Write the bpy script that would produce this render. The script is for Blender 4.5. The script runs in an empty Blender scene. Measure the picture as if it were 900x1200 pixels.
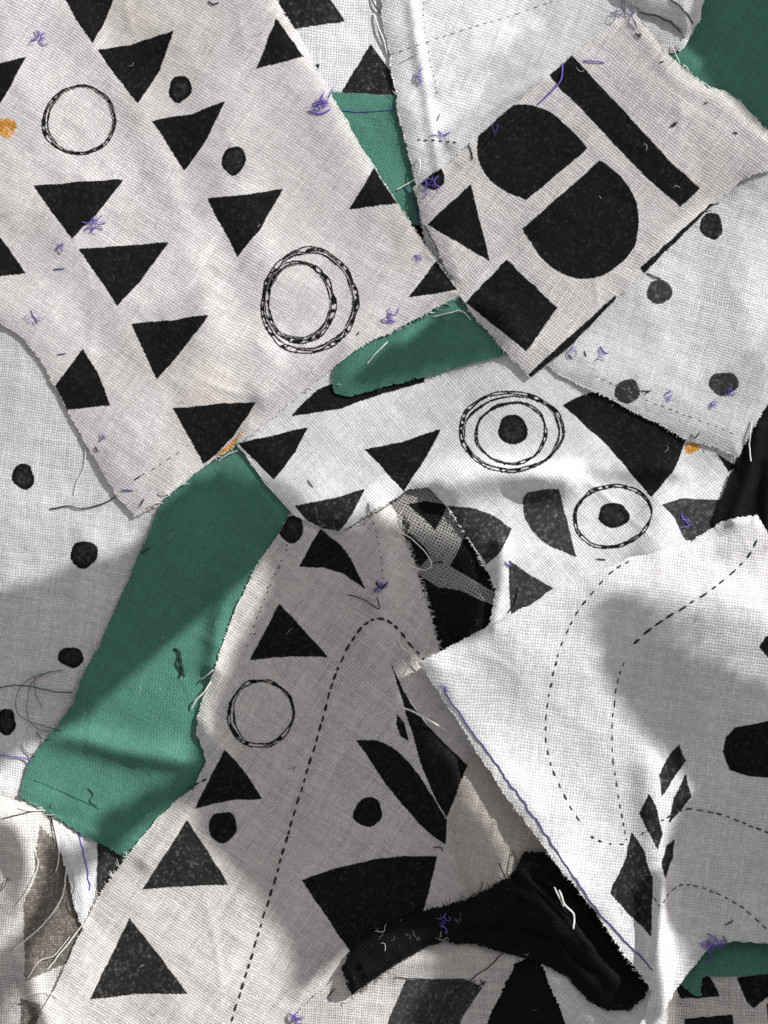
import bpy, math, random
import numpy as np

random.seed(7)
rng = np.random.default_rng(11)
S = 0.0002                                  # metres per unit of the layout plan (0.2 mm)
CX, CY = 450.0, 600.0                       # middle of the plan
scn = bpy.context.scene
COL = scn.collection

# ------------------------------------------------------------------ camera
cam = bpy.data.objects.new('camera', bpy.data.cameras.new('camera'))
COL.objects.link(cam)
cam.location = (0, 0, 1.2)
cam.data.sensor_fit = 'VERTICAL'
cam.data.sensor_height = 24
cam.data.lens = 24 * 1.19 / (1200 * S)
cam.data.clip_start = 0.05
cam.data.clip_end = 50
scn.camera = cam

# ------------------------------------------------------------------ light
SUN_ELEV = math.radians(29)
TRAVEL = np.array([-0.76, -0.65]); TRAVEL /= np.linalg.norm(TRAVEL)      # light travels left and towards the viewer
w = bpy.data.worlds.new('World'); scn.world = w; w.use_nodes = True
wt = w.node_tree
sky = wt.nodes.new('ShaderNodeTexSky'); sky.sky_type = 'NISHITA'; sky.sun_disc = False
sky.sun_elevation = SUN_ELEV
sky.sun_rotation = math.atan2(-TRAVEL[0], -TRAVEL[1])
hs = wt.nodes.new('ShaderNodeHueSaturation'); hs.inputs['Saturation'].default_value = 0.10
tint = wt.nodes.new('ShaderNodeMix'); tint.data_type = 'RGBA'; tint.blend_type = 'MULTIPLY'
tint.inputs['Factor'].default_value = 1.0; tint.inputs['B'].default_value = (1.0, 0.962, 0.955, 1)
wt.links.new(sky.outputs[0], hs.inputs['Color']); wt.links.new(hs.outputs[0], tint.inputs['A'])
wt.links.new(tint.outputs['Result'], wt.nodes['Background'].inputs['Color'])
wt.nodes['Background'].inputs['Strength'].default_value = 0.075
ld = bpy.data.lights.new('sun', 'SUN'); ld.energy = 3.15; ld.angle = math.radians(0.4); ld.color = (1.0, 0.993, 0.985)
sun = bpy.data.objects.new('sun', ld); COL.objects.link(sun)
from mathutils import Vector
sd3 = Vector((TRAVEL[0] * math.cos(SUN_ELEV), TRAVEL[1] * math.cos(SUN_ELEV), -math.sin(SUN_ELEV)))
sun.rotation_euler = sd3.to_track_quat('-Z', 'Y').to_euler()
scn.view_settings.view_transform = 'Standard'; scn.view_settings.look = 'None'
scn.view_settings.exposure = 0.86; scn.view_settings.gamma = 1.0
scn.cycles.transparent_max_bounces = 16
scn.cycles.max_bounces = 6

# ------------------------------------------------------------------ node helpers
class NT:
    def __init__(s, nt): s.nt = nt
    def node(s, t, **k):
        n = s.nt.nodes.new(t)
        for a, b in k.items(): setattr(n, a, b)
        return n
    def put(s, sock, v):
        if isinstance(v, bpy.types.NodeSocket): s.nt.links.new(v, sock)
        elif isinstance(v, tuple): sock.default_value = v if len(v) == 4 or sock.type == 'VECTOR' else (*v, 1)
        else: sock.default_value = v
    def m(s, op, a, b=None, c=None, clamp=False):
        n = s.node('ShaderNodeMath', operation=op, use_clamp=clamp)
        s.put(n.inputs[0], a)
        if b is not None: s.put(n.inputs[1], b)
        if c is not None: s.put(n.inputs[2], c)
        return n.outputs[0]
    def noise(s, vec, scale, detail=1.0, dim='2D', rough=0.5):
        n = s.node('ShaderNodeTexNoise', noise_dimensions=dim)
        if vec is not None: s.put(n.inputs['Vector'], vec)
        n.inputs['Scale'].default_value = scale; n.inputs['Detail'].default_value = detail
        n.inputs['Roughness'].default_value = rough
        return n.outputs['Fac']
    def xy(s, a, b):
        n = s.node('ShaderNodeCombineXYZ'); s.put(n.inputs[0], a); s.put(n.inputs[1], b); return n.outputs[0]
    def mix(s, f, a, b):
        n = s.node('ShaderNodeMix', data_type='RGBA'); s.put(n.inputs['Factor'], f); s.put(n.inputs['A'], a); s.put(n.inputs['B'], b)
        return n.outputs['Result']
    def step(s, v, lo, hi, a=0.0, b=1.0):
        n = s.node('ShaderNodeMapRange', interpolation_type='LINEAR')
        s.put(n.inputs[0], v); s.put(n.inputs[1], lo); s.put(n.inputs[2], hi); s.put(n.inputs[3], a); s.put(n.inputs[4], b)
        return n.outputs[0]

def weave_nodes(T, width, slub, twill):
    """thread pattern from the UVs (one unit = one thread): height, thread noise, warp and weft profiles"""
    uv = T.node('ShaderNodeUVMap'); uv.uv_map = 'UVMap'
    sp = T.node('ShaderNodeSeparateXYZ'); T.put(sp.inputs[0], uv.outputs[0])
    u, v = sp.outputs[0], sp.outputs[1]
    wa = T.noise(uv.outputs[0], 0.33, 2.0); wb = T.noise(T.xy(T.m('ADD', v, 37.0), u), 0.33, 2.0)
    u = T.m('MULTIPLY_ADD', T.m('SUBTRACT', wa, 0.5), 1.1, u); v = T.m('MULTIPLY_ADD', T.m('SUBTRACT', wb, 0.5), 1.1, v)
    cell = T.node('ShaderNodeTexWhiteNoise', noise_dimensions='2D')
    iu, iv = T.m('FLOOR', u), T.m('FLOOR', v)
    fu, fv = T.m('FRACT', u), T.m('FRACT', v)
    T.put(cell.inputs['Vector'], T.xy(iu, iv))
    nU = T.noise(T.xy(T.m('MULTIPLY', iu, 3.71), T.m('MULTIPLY', v, 0.05)), 1.0, 1.0)
    nV = T.noise(T.xy(T.m('MULTIPLY_ADD', iv, 5.13, 91.0), T.m('MULTIPLY', u, 0.05)), 1.0, 1.0)
    def prof(f, n):
        wd = T.m('MULTIPLY_ADD', T.m('SUBTRACT', n, 0.5), slub, width)
        q = T.m('DIVIDE', T.m('MULTIPLY_ADD', f, 2.0, -1.0), wd)
        return T.m('SQRT', T.m('SUBTRACT', 1.0, T.m('MULTIPLY', q, q), clamp=True))
    pU, pV = prof(fu, nU), prof(fv, nV)
    k = 2 * math.pi / 3 if twill else math.pi
    oU = T.m('MULTIPLY_ADD', T.m('COSINE', T.m('MULTIPLY', T.m('ADD', T.m('SUBTRACT', v, 0.5), iu), k)), 0.5, 0.5)
    oV = T.m('MULTIPLY_ADD', T.m('COSINE', T.m('MULTIPLY', T.m('ADD', T.m('SUBTRACT', u, 0.5), iv), k)), -0.5, 0.5)
    hU = T.m('MULTIPLY', pU, T.m('MULTIPLY_ADD', oU, 0.6, 0.4))
    hV = T.m('MULTIPLY', pV, T.m('MULTIPLY_ADD', oV, 0.6, 0.4))
    h = T.m('MAXIMUM', hU, hV)
    tn = T.m('MULTIPLY', T.m('ADD', nU, nV), 0.5)
    return dict(u=u, v=v, iu=iu, iv=iv, h=h, tn=tn, pU=pU, pV=pV, uv=uv.outputs[0], cell=cell.outputs['Value'])

MATS = {}
def new_mat(name):
    m = bpy.data.materials.new(name); m.use_nodes = True; m.node_tree.nodes.clear()
    return m, NT(m.node_tree)

def cloth_mat(name, col, width=0.8, slub=0.5, twill=False, holes=False, edge=False, depth=0.14, trans=0.16,
              stain=None, pit=0.58, rough=0.85, fuzz=0.0):
    key = (name, edge)
    if key in MATS: return MATS[key]
    m, T = new_mat(name + ('_edge' if edge else ''))
    W = weave_nodes(T, width, slub, twill)
    geo = T.node('ShaderNodeTexCoord').outputs['Object']
    big = T.noise(geo, 60.0, 3.0, '3D')
    fib = T.noise(geo, 5200.0, 2.0, '3D')
    lum = T.m('MULTIPLY', T.step(W['h'], 0.0, 0.85, pit, 1.03), T.step(W['tn'], 0.3, 0.7, 0.9, 1.06))
    lum = T.m('MULTIPLY', lum, T.step(W['cell'], 0.0, 1.0, 0.9, 1.07))
    lum = T.m('MULTIPLY', lum, T.step(big, 0.3, 0.7, 0.93, 1.04))
    lum = T.m('MULTIPLY', lum, T.step(fib, 0.3, 0.7, 0.9, 1.05))
    base = T.mix(T.step(big, 0.35, 0.7), tuple(c * k for c, k in zip(col, (1.0, 0.993, 0.985))), tuple(col))
    if stain: base = T.mix(T.m('MULTIPLY', T.step(T.noise(geo, 22.0, 2.0, '3D'), 0.56, 0.7), stain[3]), base, tuple(stain[:3]))
    if fuzz:    # pale lint caught in dark cloth
        sp = T.step(T.noise(geo, 900.0, 3.0, '3D', 0.7), 0.66, 0.72, 0.0, fuzz)
        base = T.mix(sp, base, (0.35, 0.35, 0.36))
    vm = T.node('ShaderNodeVectorMath', operation='SCALE'); T.put(vm.inputs[0], base); T.put(vm.inputs['Scale'], lum)
    colr = vm.outputs[0]
    bump = T.node('ShaderNodeBump'); bump.inputs['Strength'].default_value = 0.85
    bump.inputs['Distance'].default_value = depth * 1e-3
    T.put(bump.inputs['Height'], T.m('MULTIPLY_ADD', fib, 0.35, T.m('MULTIPLY_ADD', W['tn'], 0.6, W['h'])))
    p = T.node('ShaderNodeBsdfPrincipled')
    T.put(p.inputs['Base Color'], colr); p.inputs['Roughness'].default_value = rough
    p.inputs['Specular IOR Level'].default_value = 0.08 if fuzz else 0.25
    p.inputs['Sheen Weight'].default_value = 0.0 if fuzz else 0.03; p.inputs['Sheen Roughness'].default_value = 0.5
    T.put(p.inputs['Normal'], bump.outputs[0])
    tr = T.node('ShaderNodeBsdfTranslucent'); T.put(tr.inputs['Color'], colr)
    mx = T.node('ShaderNodeMixShader'); mx.inputs[0].default_value = trans
    T.put(mx.inputs[1], p.outputs[0]); T.put(mx.inputs[2], tr.outputs[0])
    out = mx.outputs[0]
    alpha = None
    if holes: alpha = T.step(W['h'], 0.02, 0.22)
    if edge:
        at = T.node('ShaderNodeAttribute', attribute_name='edge').outputs['Fac']
        def loose(idn, prof, seed):
            wn = T.node('ShaderNodeTexWhiteNoise', noise_dimensions='2D'); T.put(wn.inputs['Vector'], T.xy(idn, seed))
            lim = T.m('MULTIPLY_ADD', wn.outputs['Value'], 2.4, -1.5)
            return T.m('MULTIPLY', T.m('LESS_THAN', at, lim), T.m('GREATER_THAN', prof, 0.55))
        a = T.m('MAXIMUM', T.m('LESS_THAN', at, -1.5), T.m('MAXIMUM', loose(W['iu'], W['pU'], 1.3), loose(W['iv'], W['pV'], 7.7)))
        alpha = a if alpha is None else T.m('MULTIPLY', a, alpha)
    if alpha is not None:
        t = T.node('ShaderNodeBsdfTransparent'); m2 = T.node('ShaderNodeMixShader')
        T.put(m2.inputs[0], alpha); T.put(m2.inputs[1], t.outputs[0]); T.put(m2.inputs[2], out); out = m2.outputs[0]
    o = T.node('ShaderNodeOutputMaterial'); T.put(o.inputs[0], out)
    MATS[key] = m
    return m

def ink_mat(name, col, width=0.8, slub=0.5, twill=False, holes=False, wear=0.5, ragged=0.7, cover=1.0, rope=False, core=0.0):
    if name in MATS: return MATS[name]
    m, T = new_mat(name)
    W = weave_nodes(T, width, slub, twill)
    geo = T.node('ShaderNodeTexCoord').outputs['Object']
    at = T.node('ShaderNodeAttribute', attribute_name='edge').outputs['Fac']
    rag = T.m('MULTIPLY', T.m('SUBTRACT', T.noise(geo, 1500.0, 2.0, '3D'), 0.5), ragged * 3.2)
    rag2 = T.m('MULTIPLY', T.m('SUBTRACT', W['h'], 0.6), -1.1)
    e = T.m('ADD', at, T.m('ADD', rag, rag2))
    inside = T.step(e, 0.35, -0.35)
    wn = T.m('MULTIPLY_ADD', T.noise(geo, 800.0, 4.0, '3D', 0.7), 0.68, T.m('MULTIPLY', W['cell'], 0.32))
    worn = T.m('ADD', T.m('MULTIPLY', T.step(wn, 0.52, 0.8), wear), T.m('MULTIPLY', T.step(W['h'], 0.7, 0.1), wear * 0.35))
    if rope:
        r = T.noise(geo, 700.0, 1.0, '3D'); core = T.step(at, -0.9, -1.7)
        worn = T.m('MAXIMUM', worn, T.m('MULTIPLY', core, T.step(r, 0.46, 0.54)))
    a = T.m('MULTIPLY', inside, T.m('SUBTRACT', cover, worn, clamp=True))
    if holes: a = T.m('MULTIPLY', a, T.step(W['h'], 0.02, 0.22))
    p = T.node('ShaderNodeBsdfPrincipled')
    lum = T.m('MULTIPLY', T.step(W['h'], 0.1, 0.95, 0.4, 1.5), T.step(wn, 0.3, 0.75, 0.6, 1.5))
    if core: lum = T.m('MULTIPLY', lum, T.m('MULTIPLY_ADD', T.m('MULTIPLY', T.step(at, -2.5, -6.5), T.step(T.noise(geo, 900.0, 3.0, '3D', 0.7), 0.35, 0.62)), core, 1.0))
    vm = T.node('ShaderNodeVectorMath', operation='SCALE'); T.put(vm.inputs[0], tuple(col)); T.put(vm.inputs['Scale'], lum)
    T.put(p.inputs['Base Color'], vm.outputs[0]); p.inputs['Roughness'].default_value = 0.72
    p.inputs['Specular IOR Level'].default_value = 0.1
    bump = T.node('ShaderNodeBump'); bump.inputs['Strength'].default_value = 0.8; bump.inputs['Distance'].default_value = 1.0e-4
    T.put(bump.inputs['Height'], W['h']); T.put(p.inputs['Normal'], bump.outputs[0])
    t = T.node('ShaderNodeBsdfTransparent'); mx = T.node('ShaderNodeMixShader')
    T.put(mx.inputs[0], a); T.put(mx.inputs[1], t.outputs[0]); T.put(mx.inputs[2], p.outputs[0])
    o = T.node('ShaderNodeOutputMaterial'); T.put(o.inputs[0], mx.outputs[0])
    MATS[name] = m
    return m

def plain_mat(name, col, rough=0.7, trans=0.0, bumpscale=None):
    if name in MATS: return MATS[name]
    m, T = new_mat(name)
    geo = T.node('ShaderNodeTexCoord').outputs['Object']
    n = T.noise(geo, 1800.0, 2.0, '3D')
    c = T.mix(T.step(n, 0.3, 0.7), tuple(x * 0.7 for x in col), tuple(min(1, x * 1.2) for x in col))
    p = T.node('ShaderNodeBsdfPrincipled'); T.put(p.inputs['Base Color'], c); p.inputs['Roughness'].default_value = rough
    p.inputs['Specular IOR Level'].default_value = 0.3
    o = T.node('ShaderNodeOutputMaterial'); T.put(o.inputs[0], p.outputs[0])
    MATS[name] = m
    return m

# ------------------------------------------------------------------ plan grid and drape
G = 2.5
X0, Y0, X1, Y1 = -120.0, -120.0, 1020.0, 1320.0
NX, NY = int((X1 - X0) / G) + 1, int((Y1 - Y0) / G) + 1
GX = X0 + np.arange(NX) * G; GY = Y0 + np.arange(NY) * G
MX, MY = np.meshgrid(GX, GY)                       # [row y, column x]
H = np.zeros((NY, NX))                             # top surface of the pile so far, in plan units

def vnoise(x, y, scale, seed):
    r = np.random.default_rng(abs(int(seed))); L = r.random((128, 128)) * 2 - 1
    a = x / scale + 40.3; b = y / scale + 37.7
    i = np.floor(a).astype(int); j = np.floor(b).astype(int); f = a - i; g = b - j
    f = f * f * f * (f * (f * 6 - 15) + 10); g = g * g * g * (g * (g * 6 - 15) + 10)
    i %= 127; j %= 127
    return (L[j, i] * (1 - f) * (1 - g) + L[j, i + 1] * f * (1 - g) + L[j + 1, i] * (1 - f) * g + L[j + 1, i + 1] * f * g)

def seg_dist(x, y, P, closed):
    P = np.asarray(P, float); n = len(P); d = np.full(x.shape, 1e18)
    for k in range(n if closed else n - 1):
        a = P[k]; b = P[(k + 1) % n]; ab = b - a; L = ab @ ab + 1e-9
        t = np.clip(((x - a[0]) * ab[0] + (y - a[1]) * ab[1]) / L, 0, 1)
        dd = (x - a[0] - t * ab[0]) ** 2 + (y - a[1] - t * ab[1]) ** 2
        np.minimum(d, dd, out=d)
    return np.sqrt(d)

def poly_sd(x, y, P):
    P = np.asarray(P, float); d = seg_dist(x, y, P, True); ins = np.zeros(x.shape, bool); n = len(P)
    for k in range(n):
        ax, ay = P[k]; bx, by = P[(k + 1) % n]
        if ay == by: continue
        c = ((ay > y) != (by > y)) & (x < (bx - ax) * (y - ay) / (by - ay) + ax)
        ins ^= c
    return np.where(ins, -d, d)

def smooth_line(P, n=6, closed=False):
    P = np.asarray(P, float); out = []; N = len(P)
    for k in range(N if closed else N - 1):
        p1, p2 = P[k], P[(k + 1) % N]
        p0 = P[k - 1] if (closed or k > 0) else p1
        p3 = P[(k + 2) % N] if (closed or k + 2 < N) else p2
        for q in range(n):
            t = q / n
            out.append(0.5 * ((2 * p1) + (-p0 + p2) * t + (2 * p0 - 5 * p1 + 4 * p2 - p3) * t * t + (-p0 + 3 * p1 - 3 * p2 + p3) * t ** 3))
    if not closed: out.append(P[-1])
    return np.array(out)

def blur(a, k):
    for ax in (0, 1):
        p = np.pad(a, [(k, k) if q == ax else (0, 0) for q in (0, 1)], mode='edge')
        c = np.cumsum(p, axis=ax); z = np.zeros_like(np.take(c, [0], ax)); c = np.concatenate([z, c], axis=ax)
        n = a.shape[ax]
        a = (np.take(c, range(2 * k + 1, 2 * k + 1 + n), ax) - np.take(c, range(0, n), ax)) / (2 * k + 1)
    return a

def sample(A, x, y):
    """the triangulated surface A at plan points (both triangles of a cell share the 00-11 diagonal)"""
    a = np.clip((x - X0) / G, 0, NX - 1.001); b = np.clip((y - Y0) / G, 0, NY - 1.001)
    i = np.floor(a).astype(int); j = np.floor(b).astype(int); f = a - i; g = b - j
    z00, z10, z01, z11 = A[j, i], A[j, i + 1], A[j + 1, i], A[j + 1, i + 1]
    return np.where(f >= g, z00 + (z10 - z00) * f + (z11 - z10) * g, z00 + (z11 - z01) * f + (z01 - z00) * g)

def link(o, parent=None):
    COL.objects.link(o)
    if parent is not None: o.parent = parent
    return o

def mesh_from(name, verts, faces, mats, parent=None, uv=None, edge=None, matidx=None, smooth=True):
    me = bpy.data.meshes.new(name)
    verts = np.asarray(verts, float); faces = np.asarray(faces, np.int32)
    nv, nf, k = len(verts), len(faces), faces.shape[1]
    me.vertices.add(nv); me.vertices.foreach_set('co', verts.ravel())
    me.loops.add(nf * k); me.loops.foreach_set('vertex_index', faces.ravel())
    me.polygons.add(nf)
    me.polygons.foreach_set('loop_start', np.arange(nf, dtype=np.int32) * k)
    me.polygons.foreach_set('loop_total', np.full(nf, k, np.int32))
    for mm in mats: me.materials.append(mm)
    if matidx is not None: me.polygons.foreach_set('material_index', matidx.astype(np.int32))
    me.polygons.foreach_set('use_smooth', np.full(nf, smooth))
    if uv is not None:
        l = me.uv_layers.new(name='UVMap'); l.data.foreach_set('uv', uv[faces.ravel()].astype(np.float32).ravel())
    if edge is not None:
        at = me.attributes.new('edge', 'FLOAT', 'POINT'); at.data.foreach_set('value', edge.astype(np.float32))
    me.update(calc_edges=True)
    return link(bpy.data.objects.new(name, me), parent)

def world(x, y, z): return np.stack([(x - CX) * S, (CY - y) * S, z * S], axis=-1)

def grid_faces(mask_cell, nx):
    """two triangles per kept cell of a node grid nx wide, wound to face up"""
    j, i = np.nonzero(mask_cell); a = j * nx + i
    b, c, d = a + 1, a + nx + 1, a + nx
    f = np.empty((len(a) * 2, 3), np.int64); f[0::2] = np.stack([a, c, b], 1); f[1::2] = np.stack([a, d, c], 1)
    return f

def compact(f, nv):
    used = np.zeros(nv, bool); used[f.ravel()] = True
    idx = np.cumsum(used) - 1
    return used, idx[f]

SCRAPS = {}
class Scrap: pass

def scrap(name, label, category, poly, look, angle, pitch=3.0, gap=3.0, sag=0.75, stiff=14, lift=0.0, wrinkle=(1.5, 60.0), ridges=(),
          edge_lift=0.0, edge_w=30.0, dome=None, group=None, smooth=0, warp=5.0, seed=1, fine=0.5, streak=None, creases=None):
    """drape one piece of cloth over the pile below it and build its mesh"""
    global H
    s = Scrap(); s.poly = smooth_line(poly, smooth, True) if smooth else np.asarray(poly, float)
    # a hand-cut edge is never quite straight
    P = []
    for k in range(len(s.poly)):
        a, b = s.poly[k], s.poly[(k + 1) % len(s.poly)]; L = np.hypot(*(b - a)); n = max(1, int(L / 14))
        for q in range(n): P.append(a + (b - a) * q / n)
    P = np.array(P); jit = np.stack([vnoise(P[:, 0], P[:, 1], 17, seed + 50), vnoise(P[:, 0], P[:, 1], 17, seed + 51)], 1) * 1.5
    s.poly = P + jit
    x0, y0 = s.poly.min(0) - 12; x1, y1 = s.poly.max(0) + 12
    i0, i1 = max(0, int((x0 - X0) / G)), min(NX - 1, int((x1 - X0) / G) + 1)
    j0, j1 = max(0, int((y0 - Y0) / G)), min(NY - 1, int((y1 - Y0) / G) + 1)
    sl = (slice(j0, j1 + 1), slice(i0, i1 + 1))
    x, y = MX[sl], MY[sl]
    sd = poly_sd(x, y, s.poly)
    mask = sd < 3.5
    base = H[sl].copy()
    z = base.copy()
    for it in range(stiff):                          # taut cloth bridges what it lies on
        z = np.maximum(base, blur(z, 5 if it < stiff // 2 else 2))
    z = blur(z, 2); z = np.maximum(z, base) + gap
    ins = np.clip(-sd, 0, None)
    add = np.full(x.shape, float(lift))

    if lift: add *= 1.0
    if wrinkle[0]:
        a = math.radians(angle); u = x * math.cos(a) + y * math.sin(a); v = -x * math.sin(a) + y * math.cos(a)
        w1 = vnoise(u, v * 0.35, wrinkle[1], seed) + 0.5 * vnoise(u * 0.5, v, wrinkle[1] * 0.6, seed + 1)
        add = add + wrinkle[0] * (1 + w1) * 0.8
        add = add + fine * (1 + vnoise(u, v, 16, seed + 2))
        if streak: add = add + streak[0] * np.abs(vnoise(u, v * 0.08, streak[1], seed + 3))
    for r in ridges:
        pts, h, wd = r[0], r[1], r[2]
        P = smooth_line(pts, 6); d = seg_dist(x, y, P, False)
        if len(r) > 3:   # a one-sided fold: steep on one side
            e = P[-1] - P[0]; side = (x - P[0][0]) * e[1] - (y - P[0][1]) * e[0]
            wd = np.where(side > 0, wd, r[3])
        add = add + h * np.exp(-(d / wd) ** 2)
    cr = random.Random(seed * 17 + 3)                # small sharp creases left by handling
    if creases is None: creases = int(ins.astype(bool).sum() * G * G / 9000)
    for k in range(creases):
        cx_, cy_ = cr.uniform(x0, x1), cr.uniform(y0, y1); an = math.radians(angle + cr.choice((0, 90, 45)) + cr.gauss(0, 18)); ln = cr.uniform(18, 75)
        bend = cr.uniform(-12, 12); P = smooth_line([(cx_ - math.cos(an) * ln, cy_ - math.sin(an) * ln), (cx_ + bend, cy_ - bend), (cx_ + math.cos(an) * ln, cy_ + math.sin(an) * ln)], 3)
        box = (np.abs(x - cx_) < ln + 25) & (np.abs(y - cy_) < ln + 25)
        if not box.any(): continue
        dd = seg_dist(x[box], y[box], P, False); along = np.hypot(x[box] - cx_, y[box] - cy_) / ln
        add[box] += cr.uniform(0.4, 1.5) * np.exp(-(dd / cr.uniform(2.5, 6)) ** 2) * np.clip(1 - along * 0.9, 0, 1)
    if edge_lift: add = add + edge_lift * np.exp(-ins / edge_w)
    if dome:
        q = np.clip(ins / dome[1], 0, 1); add = add + dome[0] * np.sqrt(np.clip(1 - (1 - q) ** 2, 0, 1))
    z = z + add
    if sag:                                          # near its cut edge the cloth sinks onto what lies below
        bs = np.maximum(blur(base, 3), base) + gap * 0.6
        z = bs + (z - bs) * (1 - sag * np.exp(-ins / 16))
    z = np.maximum(z, base + 1.2)
    z = np.where(mask, z, base)
    s.Z = H.copy(); s.Z[sl] = np.where(mask, z, z)
    # keep the skirt smooth for edge cells
    cell = mask[:-1, :-1] | mask[1:, :-1] | mask[:-1, 1:] | mask[1:, 1:]
    node = np.zeros(mask.shape, bool)
    node[:-1, :-1] |= cell; node[1:, :-1] |= cell; node[:-1, 1:] |= cell; node[1:, 1:] |= cell
    zz = z.copy(); bad = node & ~mask
    if bad.any():
        wsum = np.zeros(z.shape); zs = np.zeros(z.shape); mk = mask.astype(float); zm = z * mk
        for dj in (-1, 0, 1):
            for di in (-1, 0, 1):
                zs += np.roll(np.roll(zm, dj, 0), di, 1); wsum += np.roll(np.roll(mk, dj, 0), di, 1)
        zz[bad] = (zs / np.maximum(wsum, 1e-6))[bad]
    s.Z[sl] = np.where(node, zz, base)
    H[sl] = np.where(sd < 0.5, np.maximum(zz, H[sl]), H[sl])
    ny, nx = x.shape
    s.angle, s.pitch, s.warp, s.seed = angle, pitch * 1.03, warp, seed
    uv = s_uv(s, x, y).reshape(-1, 2)
    f = grid_faces(cell, nx)
    em = np.stack([sd[:-1, :-1], sd[1:, :-1], sd[:-1, 1:], sd[1:, 1:]]).max(0)
    emc = em[np.nonzero(cell)]; mi = np.repeat((emc > -1.6).astype(int), 2)
    used, f = compact(f, nx * ny)
    V = world(x, y, zz).reshape(-1, 3)[used]
    s.look = look
    o = mesh_from(name, V, f, [cloth_mat(edge=False, **look), cloth_mat(edge=True, **look)], None, uv[used], sd.ravel()[used], mi)
    o['label'] = label; o['category'] = category
    if group: o['group'] = group
    s.obj = o; s.sl = sl
    return s

def s_uv(s, x, y):
    a = math.radians(s.angle)
    wx = vnoise(x, y, 90, s.seed + 20) * s.warp + vnoise(x, y, 35, s.seed + 22) * s.warp * 0.15
    wy = vnoise(x, y, 90, s.seed + 21) * s.warp + vnoise(x, y, 35, s.seed + 23) * s.warp * 0.15
    u = ((x + wx) * math.cos(a) + (y + wy) * math.sin(a)) / s.pitch
    v = (-(x + wx) * math.sin(a) + (y + wy) * math.cos(a)) / (s.pitch * 1.06)
    return np.stack([u + 500, v + 500], axis=-1)

def ink_patch(s, name, sdf, box, mat, sub=2, off=0.16, label=None):
    """a printed shape lying on the cloth: the cloth's own surface cut to the cells the ink touches"""
    x0, y0, x1, y1 = box
    i0, i1 = max(0, int((x0 - X0) / G) - 1), min(NX - 1, int((x1 - X0) / G) + 2)
    j0, j1 = max(0, int((y0 - Y0) / G) - 1), min(NY - 1, int((y1 - Y0) / G) + 2)
    nx, ny = (i1 - i0) * sub + 1, (j1 - j0) * sub + 1
    x, y = np.meshgrid(X0 + G * (i0 + np.arange(nx) / sub), Y0 + G * (j0 + np.arange(ny) / sub))
    sd = np.maximum(sdf(x, y), poly_sd(x, y, s.poly) + 0.8)
    inn = sd < 0.6
    cell = inn[:-1, :-1] | inn[1:, :-1] | inn[:-1, 1:] | inn[1:, 1:]
    if not cell.any(): return None
    f = grid_faces(cell, nx); used, f = compact(f, nx * ny)
    V = world(x, y, sample(s.Z, x, y) + off).reshape(-1, 3)[used]
    o = mesh_from(name, V, f, [mat], s.obj, s_uv(s, x, y).reshape(-1, 2)[used], sd.ravel()[used])
    if label: o['label'] = label
    return o

def wob(P, amp, seed):
    out = []
    P = np.asarray(P, float)
    for k in range(len(P)):
        a, b = P[k], P[(k + 1) % len(P)]; L = np.hypot(*(b - a)); n = max(1, int(L / 9))
        for q in range(n): out.append(a + (b - a) * q / n)
    o = np.array(out)
    return o + np.stack([vnoise(o[:, 0], o[:, 1], 9, seed), vnoise(o[:, 0], o[:, 1], 9, seed + 1)], 1) * amp

def inkset(look, tag, col=(0.0055, 0.0051, 0.005), wear=0.2, cover=1.0, ragged=0.6, rope=False, core=0.0):
    return ink_mat('ink_%s_%s' % (tag, look['name']), col, look.get('width', 0.8), look.get('slub', 0.5), look.get('twill', False),
                   look.get('holes', False), wear, ragged, cover, rope, core)

def p_poly(s, name, pts, ink='solid', smooth=0, **k):
    P = smooth_line(pts, smooth, True) if smooth else np.asarray(pts, float)
    P = wob(P, 0.9, 300 + int(abs(P[0][0])))
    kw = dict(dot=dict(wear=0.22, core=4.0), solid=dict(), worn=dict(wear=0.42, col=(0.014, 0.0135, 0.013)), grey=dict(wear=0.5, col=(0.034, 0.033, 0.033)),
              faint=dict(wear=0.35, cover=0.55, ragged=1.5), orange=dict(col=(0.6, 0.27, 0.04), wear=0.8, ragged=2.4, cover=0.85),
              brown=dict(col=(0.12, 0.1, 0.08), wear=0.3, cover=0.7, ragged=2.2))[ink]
    return ink_patch(s, name, lambda x, y: poly_sd(x, y, P), (*P.min(0), *P.max(0)), inkset(s.look, ink, **kw), **k)

def curve(*segs):
    return np.vstack([smooth_line(g, 6) if len(g) > 2 else np.array(g, float) for g in segs])

def p_dot(s, cx, cy, rx, ry, ink='dot'):
    n = 22; t = np.arange(n) / n * 2 * math.pi
    r = 1 + 0.05 * np.sin(2 * t + cx) + 0.04 * np.sin(3 * t + cy) + 0.03 * np.sin(5 * t)
    return p_poly(s, 'printed_dot', np.stack([cx + rx * r * np.cos(t), cy + ry * r * np.sin(t)], 1), ink)

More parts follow.
